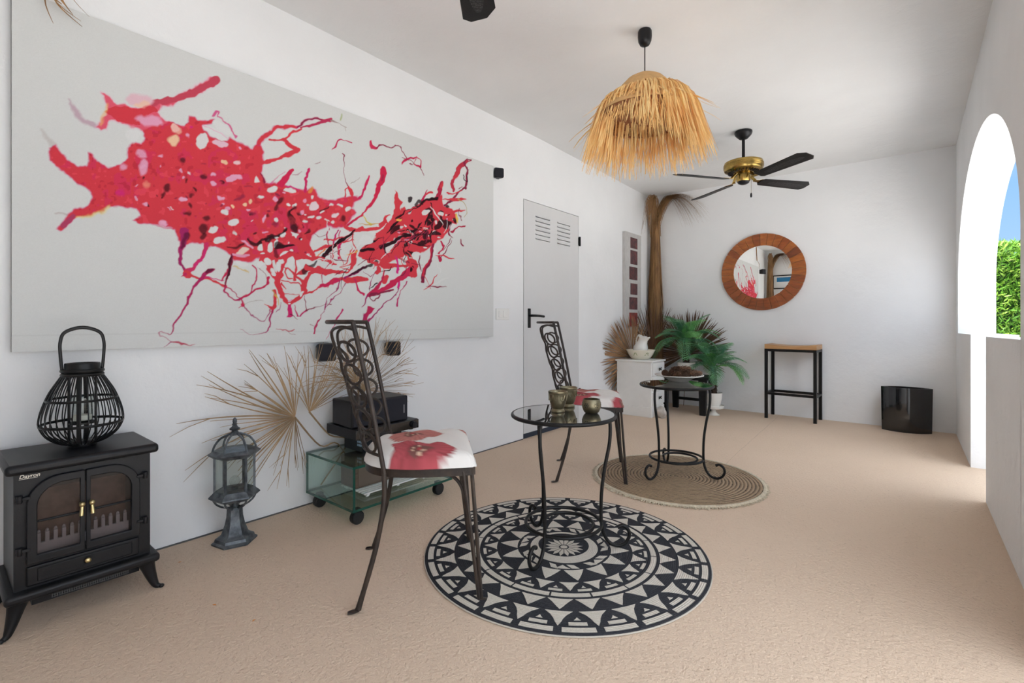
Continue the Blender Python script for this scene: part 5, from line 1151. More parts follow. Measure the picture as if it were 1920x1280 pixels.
for x in (-0.09, 0.10):
    for y in (-0.19, 0.19):
        b = MB(); b.bb((x - 0.008, y - 0.008, 0), (x + 0.008, y + 0.008, 0.0085)); b.obj('foot', M_WHITE, t, smooth=False)
t = thing('brown_box_speaker', 'brown wooden box speaker on the white rack in the glass unit', 'speaker', (-2.35, 1.63, 0.1113))
b = MB(); b.bb((-0.07, -0.17, 0), (0.075, 0.17, 0.165)); b.obj('cabinet', M_BROWNBOX, t, bevel=0.006)
b = MB(); b.bb((0.0745, -0.155, 0.012), (0.080, 0.155, 0.153)); b.obj('front_grille', mat('brown_speaker_cloth', (0.15, 0.11, 0.085, 1), 0.9, bump=0.5, bscale=600), t, bevel=0.002)

# small wall speakers
def wall_speaker(loc_, lab, rz=0.0, s=1.0):
    t = thing('wall_speaker', lab, 'speaker', loc_, rz, 'little black cube speakers on the wall')
    b = MB(); V = []
    w0, w1 = 0.040 * s, 0.050 * s
    def rr_(w, r, x):
        P = []
        for cx, cy, a0 in ((w - r, w - r, 0), (-w + r, w - r, PI / 2), (-w + r, -w + r, PI), (w - r, -w + r, 3 * PI / 2)):
            for k in range(5): a = a0 + PI / 8 * k; P.append((x, cx + r * math.cos(a), cy + r * math.sin(a)))
        return P
    L = [rr_(w0 * 0.8, 0.008, 0.012), rr_(w0, 0.010, 0.022), rr_(w1, 0.012, 0.078 * s + 0.01), rr_(w1 * 0.96, 0.012, 0.086 * s + 0.01)]
    n = len(L[0]); b.add([p for l in L for p in l], [(k * n + i, k * n + (i + 1) % n, (k + 1) * n + (i + 1) % n, (k + 1) * n + i) for k in range(3) for i in range(n)] + [tuple(range(n))[::-1], tuple(range(3 * n, 4 * n))])
    b.obj('cabinet', M_PLASTIC, t)
    b = MB(); G = [rr_(w1 * 0.90, 0.010, 0.086 * s + 0.0101), rr_(w1 * 0.86, 0.010, 0.086 * s + 0.014)]
    b.add([p for l in G for p in l], [(i, (i + 1) % n, n + (i + 1) % n, n + i) for i in range(n)] + [tuple(range(n, 2 * n))]); b.obj('grille', M_GRILLE, t)
    b = MB(); b.bb((0.0, -0.018, -0.03), (0.006, 0.018, 0.03)); b.tube([(0.004, 0, 0), (0.018, 0, 0)], 0.008, 10); b.obj('bracket', M_PLASTIC, t)
wall_speaker((XL, 1.425, 0.838), 'black cube speaker under the big canvas, nearer the garden lantern', rad(-12))
wall_speaker((XL, 1.875, 0.840), 'black cube speaker under the big canvas, the one behind the chair back', rad(-12), 0.9)
wall_speaker((XL, 2.925, 2.185), 'black cube speaker high on the wall between canvas and door', rad(-35), 0.78)
wall_speaker((XL, -0.10, 2.135), 'black cube speaker high by the near corner, seen in the mirror', rad(25), 1.1)
# light switch
t = thing('light_switch', 'white double light switch between the canvas and the door', 'switch', (XL, 2.990, 1.071))
b = MB(); b.bb((0, -0.082, -0.046), (0.009, 0.082, 0.046)); b.obj('plate', M_WHITE, t, bevel=0.004)
for y in (-0.052, 0.002):
    b = MB(); b.bb((0.008, y, -0.026), (0.0125, y + 0.050, 0.026)); b.obj('rocker', M_WHITE, t, bevel=0.002)

# ------------------------------------------------------------------ dried palm leaves
def fan_leaf(name, lab, hub, u, v, n, a0, a1, Lf, web, m_, seed, stem=None, wmax=0.011, group='dried fan palm leaves', droop=0.0, wild=1.0):
    """hub: where the ribs meet; u, v: axes of the leaf plane; ribs from angle a0 to a1 (degrees)"""
    rr = random.Random(seed); hub = Vector(hub); u = Vector(u).normalized(); v = Vector(v).normalized(); nn = u.cross(v).normalized()
    t = thing(name, lab, 'dried palm leaf', hub, 0, group)
    b = MB()
    for i in range(n):
        f = i / (n - 1); a = rad(a0 + (a1 - a0) * f + rr.uniform(-3.0, 3.0) * wild); L = Lf(f) * (1 - rr.uniform(-0.10, 0.30) * wild)
        d = u * math.cos(a) + v * math.sin(a); sd = -u * math.sin(a) + v * math.cos(a)
        bend = rr.uniform(-0.28, 0.28) * wild; dr = rr.uniform(0.3, 1.2) * droop; off = rr.uniform(-0.012, 0.018)
        P = []; W = []
        for k in range(9):
            q = k / 8; r = L * q
            P.append(d * r + sd * (bend * L * q * q * 0.5) + nn * (off * q + 0.02 * math.sin(a * 7 + q * 3) * q) + Vector((0, 0, -1)) * (dr * L * q * q * q))
            wb = web * L
            ww = rad(abs(a1 - a0) / (n - 1)) * r * 0.56 if r < wb else rad(abs(a1 - a0) / (n - 1)) * wb * 0.56 * (1 - (r - wb) / (L - wb + 1e-6)) ** 0.5
            W.append(max(0.0009, min(ww, wmax)))
        b.blade(P, W, sd, 0.45)
        if rr.random() < 0.45:      # split tip
            q = P[-3]; dd = (P[-1] - P[-3]) + sd * rr.uniform(-0.05, 0.05)
            b.blade([q, q + dd * 0.6, q + dd * 1.1 + Vector((0, 0, -0.02 * rr.random()))], [0.0022, 0.0016, 0.0006], sd, 0.3)
    b.obj('leaf_fan', m_, t, smooth=False)
    if stem:
        b = MB(); P = [Vector(p) - hub for p in stem]; P = spline([Vector((0, 0, 0))] + P, 5); b.tube(P, [0.0062 - 0.002 * i / len(P) for i in range(len(P))], 7, flat=0.7); b.obj('stem', m_, t)
    return t
WU, WV = (0, 1, 0), (0, 0, 1)
xw = XL + 0.075
fan_leaf('dried_palm_leaf', 'dried tan fan palm leaf spreading left above the garden lantern', at_x(553, 782, xw), (0.12, 1, 0), (0.10, 0, 1), 46, 84, 284, lambda f: 0.34 + 0.14 * math.sin(PI * min(1, f * 1.25)), 0.20, M_DRY, 4, stem=[at_x(600, 835, XL + 0.05), (XL + 0.04, 1.50, 0.31), (XL + 0.035, 1.62, 0.10)], wmax=0.0078, droop=0.05)
fan_leaf('dried_palm_leaf', 'dried tan fan palm leaf rising left of the black shelf speaker', at_x(580, 772, XL + 0.09), (0.10, 1, 0), (0.12, 0, 1), 26, 22, 118, lambda f: 0.30 + 0.07 * math.sin(PI * f), 0.20, M_DRY, 9, stem=[at_x(618, 815, XL + 0.06), (XL + 0.04, 1.56, 0.31), (XL + 0.035, 1.40, 0.10)], wmax=0.0085)
fan_leaf('dried_palm_leaf', 'dried tan fan palm leaf fanned out behind the chair back and speaker', (XL + 0.06, 1.66, 0.60), (0.12, 1, 0), (0.16, 0, 1), 84, -12, 165, lambda f: 0.35 + 0.07 * math.sin(PI * f * 1.1), 0.14, M_DRY, 12, stem=[(XL + 0.04, 1.63, 0.42), (XL + 0.035, 1.58, 0.31)], wmax=0.0085, droop=0.02)
fan_leaf('dried_palm_leaf', 'dried tan palm leaf drooping between the two cube speakers', (XL + 0.08, 1.60, 0.66), (0.1, 1, 0), (0.3, 0, 1), 20, 62, 190, lambda f: 0.30 + 0.05 * f, 0.15, M_DRY, 31, stem=[(XL + 0.05, 1.64, 0.45), (XL + 0.035, 1.64, 0.31)], wmax=0.0065, droop=0.35)

# ------------------------------------------------------------------ the far corner: chest, jug and basin, palms
t = thing('small_chest', 'small white chest of drawers in the far left corner', 'chest of drawers', (-2.285, 5.02, 0))
cw, cd, ch = 0.205, 0.170, 0.600
b = MB(); b.bb((-cw, -cd, 0.0), (cw, cd, 0.105)); b.bb((-cw + 0.006, -cd + 0.006, 0.105), (cw - 0.006, cd - 0.006, ch - 0.020)); b.obj('carcass', M_WHITE, t, bevel=0.003)
b = MB(); b.bb((-cw - 0.010, -cd - 0.012, ch - 0.020), (cw + 0.014, cd + 0.012, ch)); b.obj('top_board', M_WHITE, t, bevel=0.006)
for k in range(3):
    z0 = 0.125 + k * 0.153
    b = MB(); b.bb((cw - 0.008, -cd + 0.018, z0), (cw + 0.010, cd - 0.018, z0 + 0.142)); d = b.obj('drawer', M_WHITE, t, bevel=0.004)
    b = MB(); b.tube([(cw + 0.008, 0, z0 + 0.074), (cw + 0.022, 0, z0 + 0.074)], 0.005, 8)
    for s in (-1, 1): b.tube([(cw + 0.022, 0, z0 + 0.074), (cw + 0.026, s * 0.026, z0 + 0.084)], 0.006, 8); b.tube([(cw + 0.022, 0, z0 + 0.074), (cw + 0.026, s * 0.024, z0 + 0.062)], 0.006, 8)
    b.obj('handle', M_BLACK, d)
bp = Vector((-2.285, 5.03, 0.600))
t = thing('wash_basin', 'cream ceramic wash basin with painted leaf sprigs on the white chest', 'basin', bp)
b = MB(); b.lathe([(0.0005, 0.0), (0.085, 0.0), (0.100, 0.006), (0.128, 0.045), (0.150, 0.088), (0.158, 0.100), (0.155, 0.105), (0.148, 0.098), (0.124, 0.050), (0.090, 0.014), (0.0005, 0.012)], n=56); b.obj('bowl', M_CREAM, t, angle=50)
b = MB()
for k in range(7):
    a = 2 * PI * k / 7 + 0.25
    for dx, dz, tl in ((-0.018, -0.006, 0.9), (0.014, -0.004, -0.9), (0.0, 0.014, 0.1), (-0.010, 0.010, 0.5), (0.012, 0.012, -0.5)):
        z = 0.058 + dz; r = 0.1335 + (z - 0.05) * 0.56; aa = a + dx / r
        c = Vector((r * math.cos(aa), r * math.sin(aa), z)); tg = Vector((-math.sin(aa), math.cos(aa), 0)); up_ = Vector((math.cos(aa) * 0.45, math.sin(aa) * 0.45, 0.9)).normalized(); nn = Vector((math.cos(aa), math.sin(aa), -0.5)).normalized() * 0.0012
        d1 = tg * math.sin(tl) + up_ * math.cos(tl); d2 = tg * math.cos(tl) - up_ * math.sin(tl)
        b.add([c + nn - d1 * 0.012, c + nn + d2 * 0.0042, c + nn + d1 * 0.012, c + nn - d2 * 0.0042], [(0, 1, 2, 3)])
b.obj('painted_sprig', mat('olive_glaze', (0.20, 0.26, 0.07, 1), 0.4, var=0.3, vscale=60), t, smooth=False)
jp = bp + Vector((-0.012, -0.010, 0.052))
t = thing('water_jug', 'white ceramic water jug with scalloped handle tilted in the wash basin', 'jug', jp, rad(-20)); t.rotation_euler = (rad(-8), rad(14), rad(-30)); t.scale = (1.18, 1.18, 1.12)
b = MB()
prof = [(0.0005, 0.0), (0.048, 0.0), (0.056, 0.008), (0.066, 0.035), (0.068, 0.062), (0.058, 0.095), (0.046, 0.122), (0.042, 0.145), (0.046, 0.165), (0.054, 0.180)]
V = []; n = 40; m_ = len(prof); F = []
for k in range(n):
    a = 2 * PI * k / n
    for i, (r, z) in enumerate(prof):
        q = max(0, (z - 0.12) / 0.06); sp_ = max(0, math.cos(a)) ** 6
        V.append((r * math.cos(a) + q * sp_ * 0.030, r * math.sin(a) * (1 - 0.25 * q * sp_), z + q * (0.018 * sp_ + 0.004 * math.cos(6 * a))))
F = [(k * m_ + i, ((k + 1) % n) * m_ + i, ((k + 1) % n) * m_ + i + 1, k * m_ + i + 1) for k in range(n) for i in range(m_ - 1)]
b.add(V, F); o = b.obj('body', M_CERAM, t); s_ = o.modifiers.new('wall', 'SOLIDIFY'); s_.thickness = 0.004
b = MB(); P = spline([(-0.044, 0, 0.158), (-0.070, 0, 0.176), (-0.094, 0, 0.150), (-0.092, 0, 0.105), (-0.072, 0, 0.070), (-0.062, 0, 0.048)], 7); b.tube(P, 0.0062, 10)
for k in range(2, len(P) - 3, 3): 
    dd = (P[k] - Vector((-0.055, 0, 0.115))).normalized(); b.sphere(P[k] + dd * 0.007, 0.0055, 8, 6)
b.obj('handle', M_CERAM, t)

def rock(loc_, lab, r, seed, sc):
    rr = random.Random(seed); b = MB(); b.sphere((0, 0, 0), r, 18, 12, sc); V = []
    for p in b.v:
        q = Vector(p); f = 1 + 0.16 * math.sin(q.x * 60 + seed) * math.sin(q.y * 50) + 0.10 * math.sin(q.z * 80 + q.x * 40); f *= 1 - 0.10 * (abs(math.sin(q.x * 23 + q.y * 31)) > 0.8)
        V.append((q.x * f, q.y * f, max(q.z * f, -r * sc[2] * 0.75)))
    zmin = min(p[2] for p in V); b.v = [(p[0], p[1], p[2] - zmin) for p in V]
    o = b.obj('rock', M_STONE, None, angle=30); o.location = loc_; tag(o, lab, 'rock')
rock((-2.005, 4.935, 0), 'pale rough rock on the floor against the white chest', 0.062, 3, (0.9, 1.0, 1.15))

# plant stand (low black bench) behind the chest
t = thing('plant_bench', 'low black wooden bench carrying the taller potted palm', 'bench', (-1.93, 5.50, 0))
b = MB(); b.bb((-0.26, -0.20, 0.375), (0.26, 0.20, 0.405)); b.obj('bench_top', M_BLACK, t, bevel=0.003)
for x in (-0.20, 0.22):
    for y in (-0.165, 0.165):
        b = MB(); V = []
        for z, w in ((0.0, 0.030), (0.375, 0.042)): V += [(x - w, y - 0.022, z), (x + w, y - 0.022, z), (x + w, y + 0.022, z), (x - w, y + 0.022, z)]
        if x > 0: V = [(v[0], v[1], v[2]) for v in V]
        b.add(V, [(3, 2, 1, 0), (4, 5, 6, 7)] + [(k, (k + 1) % 4, 4 + (k + 1) % 4, 4 + k) for k in range(4)]); b.obj('leg', M_BLACK, t, smooth=False)
b = MB(); b.bb((-0.20, 0.150, 0.10), (0.22, 0.172, 0.13)); b.obj('rail', M_BLACK, t, smooth=False)

def frond_mb(L, arch, rr, nl=27, leaf=0.098):
    # pinnate frond growing along +X, arching over; returns mesh of rachis and leaflets
    b = MB(); P = []
    for k in range(15):
        q = k / 14; P.append(Vector((L * (q - 0.22 * arch * q * q * q), 0, L * (0.62 * q - (0.42 + arch * 0.62) * q * q * 0.95))))
    b.tube(P, [0.0042 - 0.0032 * k / 14 for k in range(15)], 6)
    for i in range(nl):
        q = 0.14 + 0.86 * i / (nl - 1); k = min(13, int(q * 14)); f = q * 14 - k; c = P[k].lerp(P[k + 1], f); tg = (P[k + 1] - P[k]).normalized()
        l = leaf * math.sin(PI * min(1, 0.12 + 0.85 * q)) ** 0.6 * rr.uniform(0.88, 1.08)
        for s in (-1, 1):
            d = (tg * 0.50 + Vector((0, s, 0)) * 0.90 + Vector((0, 0, 0.12))).normalized(); up_ = Vector((0, 0, 1))
            Q = [c + d * l * w + Vector((0, 0, -0.35 * l * w * w)) + tg * (0.12 * l * w * w) for w in (0, 0.3, 0.65, 1.0)]
            b.blade(Q, [0.0018, 0.0038, 0.0030, 0.0006], tg, 0.4)
    return b
def palm(label, base, pot_r, pot_h, trunk_h, nf, L, seed, saucer=None, tiers=2, group='potted palms in the far corner', lime=0.25):
    rr = random.Random(seed); t = thing('potted_palm', label, 'potted plant', base, 0, group)
    b = MB(); b.lathe([(0.0005, 0.0), (pot_r * 0.70, 0.0), (pot_r * 0.76, 0.008), (pot_r * 0.96, pot_h * 0.55), (pot_r, pot_h * 0.9), (pot_r * 1.02, pot_h), (pot_r * 0.94, pot_h), (pot_r * 0.90, pot_h * 0.86), (0.0005, pot_h * 0.86)], n=44); b.obj('pot', M_CERAM, t, angle=45)
    b = MB(); b.lathe([(0.0005, pot_h * 0.862), (pot_r * 0.89, pot_h * 0.862), (0.0005, pot_h * 0.885)], n=30); b.obj('soil', M_TRUNK, t)
    b = MB(); z0 = pot_h * 0.86; prof = []
    for k in range(17):
        q = k / 16; prof.append((0.034 - 0.006 * q + (0.004 if k % 2 else 0), z0 + trunk_h * q))
    b.lathe([(0.0005, z0)] + prof + [(0.0005, z0 + trunk_h)], n=16)
    for k in range(46):
        a = rr.uniform(0, 2 * PI); z = z0 + rr.uniform(0.03, 0.97) * trunk_h; d = Vector((math.cos(a), math.sin(a), 0.9)).normalized(); c = Vector((0.027 * math.cos(a), 0.027 * math.sin(a), z))
        b.blade([c, c + d * 0.016, c + d * 0.030], [0.009, 0.006, 0.001], Vector((-math.sin(a), math.cos(a), 0)), 0.4)
    b.obj('trunk', M_TRUNK, t)
    for i in range(nf):
        tier = i % tiers; a = 2 * PI * i / nf * 1.0 + rr.uniform(-0.22, 0.22); el = (0.30, 0.85, 1.35)[tier % 3] + rr.uniform(-0.15, 0.15)
        fb = frond_mb(L * rr.uniform(0.82, 1.08), 0.95 - 0.25 * tier + rr.uniform(-0.1, 0.2), rr)
        o = fb.obj('frond', M_LIME if rr.random() < lime else M_GREEN, t, smooth=False)
        o.location = (0.012 * math.cos(a), 0.012 * math.sin(a), z0 + trunk_h - 0.012); o.rotation_euler = (rr.uniform(-0.2, 0.2), -el * 0.75 + 0.12, a)
    for i in range(4):
        a = rr.uniform(0, 2 * PI); fb = frond_mb(L * 0.45, 0.3, rr, 16, 0.06); o = fb.obj('young_frond', M_LIME, t, smooth=False); o.location = (0, 0, z0 + trunk_h); o.rotation_euler = (0, -1.0 + rr.uniform(-0.15, 0.15), a)
    return t
palm('taller green potted palm on the black bench behind the white chest', (-1.945, 5.49, 0.405), 0.098, 0.150, 0.25, 23, 0.45, 21, lime=0.35, tiers=3)
PSZ = 0.098
palm('shorter green palm in a white pot on a footed stand, right of the bench', (-1.635, 5.455, PSZ), 0.088, 0.145, 0.29, 19, 0.43, 8, lime=0.2, tiers=3)
t = thing('footed_stand', 'white footed cake stand under the shorter palm pot', 'stand', (-1.635, 5.455, 0))
b = MB(); b.lathe([(0.0005, 0.0), (0.062, 0.0), (0.064, 0.005), (0.046, 0.014), (0.026, 0.034), (0.022, 0.056), (0.040, 0.066), (0.098, 0.074), (0.104, 0.082), (0.106, 0.104), (0.102, 0.106), (0.098, 0.100), (0.096, 0.0975), (0.0005, 0.0975)], n=48); b.obj('stand_body', M_CERAM, t, angle=45)

# dark fan palm leaves round the corner
fan_leaf('dried_palm_leaf', 'brown dried fan palm leaf bristling left of the white chest', (-2.43, 5.135, 0.60), (0.25, 1.0, 0), (0.03, 0, 1), 69, 58, 262, lambda f: 0.44 + 0.10 * math.sin(PI * f), 0.62, M_DRY3, 41, stem=[(-2.48, 5.25, 0.25), (-2.50, 5.28, 0.0)], wmax=0.016, group='dark fan palm leaves in the corner', wild=0.35)
fan_leaf('dried_palm_leaf', 'dark brown dried fan palm leaf behind the taller green palm', (-2.02, 5.80, 0.64), (1, -0.10, 0), (0, 0.02, 1), 75, -35, 212, lambda f: 0.46 + 0.06 * math.sin(PI * f), 0.60, M_DRY2, 43, stem=[(-2.08, 5.83, 0.25), (-2.10, 5.84, 0.0)], wmax=0.018, group='dark fan palm leaves in the corner', wild=0.35)
fan_leaf('dried_palm_leaf', 'dark brown dried palm leaf standing up between the jug and the corner', (-2.36, 5.55, 0.62), (0.75, 0.55, 0), (0, 0.04, 1), 49, 48, 138, lambda f: 0.50 + 0.10 * math.sin(PI * f), 0.55, M_DRY2, 47, stem=[(-2.40, 5.60, 0.25), (-2.42, 5.62, 0.0)], wmax=0.014, group='dark fan palm leaves in the corner', wild=0.4)

# tall dried frond filling the corner (there is one in each corner of the left wall)
def corner_frond(lab, cx, cy, sy, seed, zbot):
    """stands in the corner at (cx, cy); sy = +1 when the back wall is behind it, -1 when the near wall is"""
    rr = random.Random(seed); t = thing('dried_frond_column', lab, 'dried palm frond', (cx, cy, 0), 0, 'tall dried fronds in the corners')
    zt = 2.44
    b = MB()
    # sheath core
    prof = []
    for k in range(14):
        q = k / 13; z = zbot + (zt - zbot) * q; r = 0.105 - 0.050 * q + 0.008 * math.sin(k * 1.3); prof.append((r, z))
    b.lathe([(0.001, zbot)] + prof + [(0.001, zt)], n=22, sx=0.85, sy=0.55); b.obj('sheath', M_FROND, t)
    b = MB()
    for i in range(260):
        a = rr.uniform(0, 2 * PI); q0 = rr.uniform(0, 0.55); q1 = min(1.0, q0 + rr.uniform(0.3, 0.7)); P = []; W = []
        fl = rr.uniform(0.0, 0.05); da = rr.uniform(-0.5, 0.5)
        for k in range(9):
            q = q0 + (q1 - q0) * k / 8; z = zbot - 0.05 + (zt - zbot) * q; r = (0.110 - 0.052 * q) + fl * (1 - k / 8) ** 2; aa = a + da * k / 8
            x, y = r * math.cos(aa) * 0.9, r * math.sin(aa) * 0.6
            x = max(x, -(cx - XL) + 0.006); y = min(y * sy, 0.055) * sy
            P.append(Vector((x, y, z))); W.append(0.0050 * math.sin(PI * (0.08 + 0.88 * k / 8)))
        b.blade(P, W, Vector((-math.sin(a), math.cos(a), 0)), 0.3)
    s = b.obj('fibre_strands', M_FROND, t, smooth=False); s['kind'] = 'stuff'
    # two crowns: one arching along the left wall, one along the end wall
    for nm, dirv, L, n, dz in (('side_spray', Vector((0.22, -sy * 1.0, 0)), 0.52, 64, 0.50), ('long_spray', Vector((1.0, -sy * 0.12, 0)), 0.62, 150, 0.40)):
        dirv.normalize(); side = Vector((-dirv.y, dirv.x, 0)); b = MB()
        for i in range(n):
            l = L * rr.uniform(0.55, 1.12); so = rr.gauss(0, 0.022); z0 = rr.uniform(2.02, 2.34); top = 2.57 - rr.uniform(0, 0.05); P = []; hang = rr.uniform(0.35, 1.0) * dz; tw = rr.uniform(-0.05, 0.05)
            for k in range(11):
                q = k / 10
                r = l * q ** 1.25; z = z0 + (top - z0) * math.sin(min(1, q / 0.5) * PI / 2) - hang * max(0, (q - 0.5) / 0.5) ** 2.0
                P.append(dirv * r + side * (so * (1 - 0.3 * q) + tw * q * q) + Vector((0, 0, z)))
            P = [Vector((max(p.x, -(cx - XL) + 0.008), min(p.y * sy, 0.06) * sy, min(p.z, 2.585))) for p in P]
            b.blade(P, [0.0035 * (1 - 0.85 * (k / 10) ** 2) for k in range(11)], side, 0.3)
        o = b.obj(nm, M_FROND, t, smooth=False)
    return t
corner_frond('tall brown dried palm frond standing in the far left corner', XL + 0.105, YB - 0.075, 1, 5, 0.02)
corner_frond('tall brown dried palm frond in the near left corner, seen in the mirror', XL + 0.125, YN + 0.085, -1, 6, 0.02)
# ends of another dried frond that hang over the top left of the canvas
t = thing('dried_frond_tips', 'thin dried frond tips hanging over the top left of the canvas', 'dried palm frond', (XL + 0.02, 0.20, 2.60))
b = MB(); o0 = Vector((XL + 0.02, 0.20, 2.60)); rr = random.Random(2)
def hp(px, py, x=XL + 0.075): return at_x(px, py, x) - o0
for ax, ay, mx, my, ex, ey, w in ((80, -60, 86, 10, 100, 44, 0.0030), (88, -60, 108, 8, 154, 50, 0.0040), (90, -60, 106, 4, 152, 40, 0.0032), (96, -60, 118, 2, 137, 28, 0.0042), (92, -58, 112, -4, 128, 16, 0.0045), (104, -60, 140, 2, 168, 32, 0.0016), (84, -62, 98, -8, 116, 8, 0.006)):
    P = spline([hp(ax, ay, XL + 0.03), hp((ax + mx) / 2, (ay + my) / 2), hp(mx, my), hp(ex, ey)], 5); b.blade(P, [w * (1 - 0.8 * (k / (len(P) - 1)) ** 2) for k in range(len(P))], Vector((0, 1, 0)), 0.3)
b.tube([hp(92, -60, XL + 0.03), Vector((-0.015, 0.05, 0.045))], 0.009, 8)
b.obj('strand', M_FROND, t, smooth=False)

# ------------------------------------------------------------------ narrow picture with seven prints
py0, py1, pz1, pz0 = 5.133, 5.560, 2.060, 0.985
t = thing('narrow_picture', 'tall narrow white panel of dark red square prints on left wall', 'picture', (XL, (py0 + py1) / 2, pz0))
b = MB(); hw = (py1 - py0) / 2; b.bb((0.002, -hw, 0), (0.035, hw, pz1 - pz0)); b.obj('panel', mat('pale_grey_canvas', (0.52, 0.51, 0.50, 1), 0.85, var=0.1, vscale=20, bump=0.2, bscale=200), t, smooth=False)
M_SQ = mat('maroon_print', (0.16, 0.055, 0.055, 1), 0.8, vscale=22, col2=(0.055, 0.035, 0.040, 1), bump=0.2)
M_SQ2 = mat('red_print', (0.32, 0.045, 0.035, 1), 0.8, vscale=20, col2=(0.09, 0.03, 0.03, 1), bump=0.2)
sq = [(445, 465, 0), (469, 495, 0), (500, 524, 0), (531, 552, 0), (557, 580, 0), (586, 612, 1)]
for i, (ya, yb, k) in enumerate(sq):
    c = at_x(1185, ya, XL + 0.036), at_x(1185, yb, XL + 0.036); o_ = ((0.045, 0.055) if i in (0, 3) else (0.02, 0.04) if i != 1 else (0.045, 0.05))
    b = MB(); b.bb((0.0345, -hw + 0.135 - (0.03 if i in (2, 4, 5) else 0), c[1].z - pz0), (0.0370, hw - 0.105, c[0].z - pz0)); b.obj('square_print', M_SQ2 if k else M_SQ, t, smooth=False)

# ------------------------------------------------------------------ round mirror
mc = Vector((-1.247, YB, 1.562))
t = thing('round_mirror', 'round mirror in a wide segmented reddish wood frame on the far wall', 'mirror', mc)
Ro, Ri = 0.423, 0.292; NS = 32
woods = [mat('stained_wood_%s' % k, c, 0.38, vscale=5, col2=c2, stretch=(2, 2, 9), bump=0.15, bscale=30, coat=0.2) for k, c, c2 in (('amber', (0.42, 0.125, 0.020, 1), (0.26, 0.065, 0.012, 1)), ('russet', (0.33, 0.082, 0.016, 1), (0.19, 0.045, 0.010, 1)), ('umber', (0.25, 0.060, 0.014, 1), (0.13, 0.030, 0.008, 1)))]
seg_r = random.Random(11)
for i in range(NS):
    a0 = 2 * PI * i / NS + 0.006 + 0.05; a1 = 2 * PI * (i + 1) / NS - 0.006 + 0.05; P = []
    n = 4
    P = [(Ro * math.cos(a0 + (a1 - a0) * k / n), Ro * math.sin(a0 + (a1 - a0) * k / n)) for k in range(n + 1)] + [(Ri * math.cos(a1 + (a0 - a1) * k / n), Ri * math.sin(a1 + (a0 - a1) * k / n)) for k in range(n + 1)]
    b = MB(); b.prism(P, (0.004, 0.030), lambda x, z, h: (x, -h, z)); b.obj('frame_segment', woods[(0 if math.sin((a0 + a1) / 2) > -0.2 else 1) if seg_r.random() < 0.75 else seg_r.choice([1, 2])], t, smooth=False, bevel=0.0015)
b = MB(); b.prism([(Ro * 0.992 * math.cos(2 * PI * k / 80), Ro * 0.992 * math.sin(2 * PI * k / 80)) for k in range(80)], (0.0005, 0.0205), lambda x, z, h: (x, -h, z)); b.obj('backing', mat('pale_wood_filler', (0.55, 0.30, 0.13, 1), 0.7, var=0.2), t, smooth=False)
b = MB(); b.prism([(Ri * 1.01 * math.cos(2 * PI * k / 80), Ri * 1.01 * math.sin(2 * PI * k / 80)) for k in range(80)], (0.0206, 0.0235), lambda x, z, h: (x, -h, z)); b.obj('mirror_glass', M_MIRROR, t, smooth=False)

# ------------------------------------------------------------------ bar stool
t = thing('bar_stool', 'tall bar stool with black square frame and curved oak seat by far wall', 'stool', (-0.925, 5.752, 0), rad(-3))
hx, hy, w = 0.222, 0.130, 0.014; zt = 0.728
for sx in (-1, 1):
    for sy in (-1, 1):
        b = MB(); b.bb((sx * hx - w, sy * hy - w, 0), (sx * hx + w, sy * hy + w, zt)); b.obj('leg', M_BLACK, t, smooth=False)
for nm, z in (('apron', zt - 0.014), ('foot_rail', 0.262)):
    for sy in (-1, 1):
        b = MB(); b.bb((-hx + w, sy * hy - w * 0.9, z - 0.012), (hx - w, sy * hy + w * 0.9, z + 0.012)); b.obj(nm, M_BLACK, t, smooth=False)
    for sx in (-1, 1):
        b = MB(); b.bb((sx * hx - w * 0.9, -hy + w, z - 0.012), (sx * hx + w * 0.9, hy - w, z + 0.012)); b.obj(nm, M_BLACK, t, smooth=False)
b = MB(); n = 24; V = []
for i in range(n + 1):
    u = -1 + 2 * i / n; x = u * (hx + w); z = zt + 0.050 - 0.016 * (1 - u * u)
    V += [(x, -hy - w, zt), (x, hy + w, zt), (x, hy + w, z), (x, -hy - w, z)]
b.add(V, [(i * 4 + k, i * 4 + (k + 1) % 4, i * 4 + 4 + (k + 1) % 4, i * 4 + 4 + k) for i in range(n) for k in range(4)] + [(3, 2, 1, 0), tuple(n * 4 + k for k in range(4))]); b.obj('seat', M_OAK, t, bevel=0.003)

# ------------------------------------------------------------------ lens-shaped gloss black planter
t = thing('planter', 'empty gloss black lens shaped planter on the floor by far wall', 'planter', (-0.010, 5.740, 0), rad(4))
L = 0.186; D = 0.082; H = 0.405
def lens(k, g=1.0):
    P = []; n = 28
    for i in range(n): u = -1 + 2 * i / n; P.append((u * L * k * g, -D * (1 - abs(u) ** 2.1) * g))
    for i in range(n): u = 1 - 2 * i / n; P.append((u * L * k * g, D * (1 - abs(u) ** 2.1) * g))
    return P
b = MB(); rings = [(lens(0.965), 0.0), (lens(0.97), 0.01), (lens(1.0), H - 0.003), (lens(1.0, 0.995), H), (lens(1.0, 0.955), H), (lens(1.0, 0.95), H - 0.004), (lens(0.97, 0.93), 0.02)]
n = len(rings[0][0]); b.add([(x, y, z) for P, z in rings for x, y in P], [(k * n + i, k * n + (i + 1) % n, (k + 1) * n + (i + 1) % n, (k + 1) * n + i) for k in range(len(rings) - 1) for i in range(n)] + [tuple(range(n))[::-1], tuple(range((len(rings) - 1) * n, len(rings) * n))]); b.obj('shell', M_GLOSSB, t, angle=35)

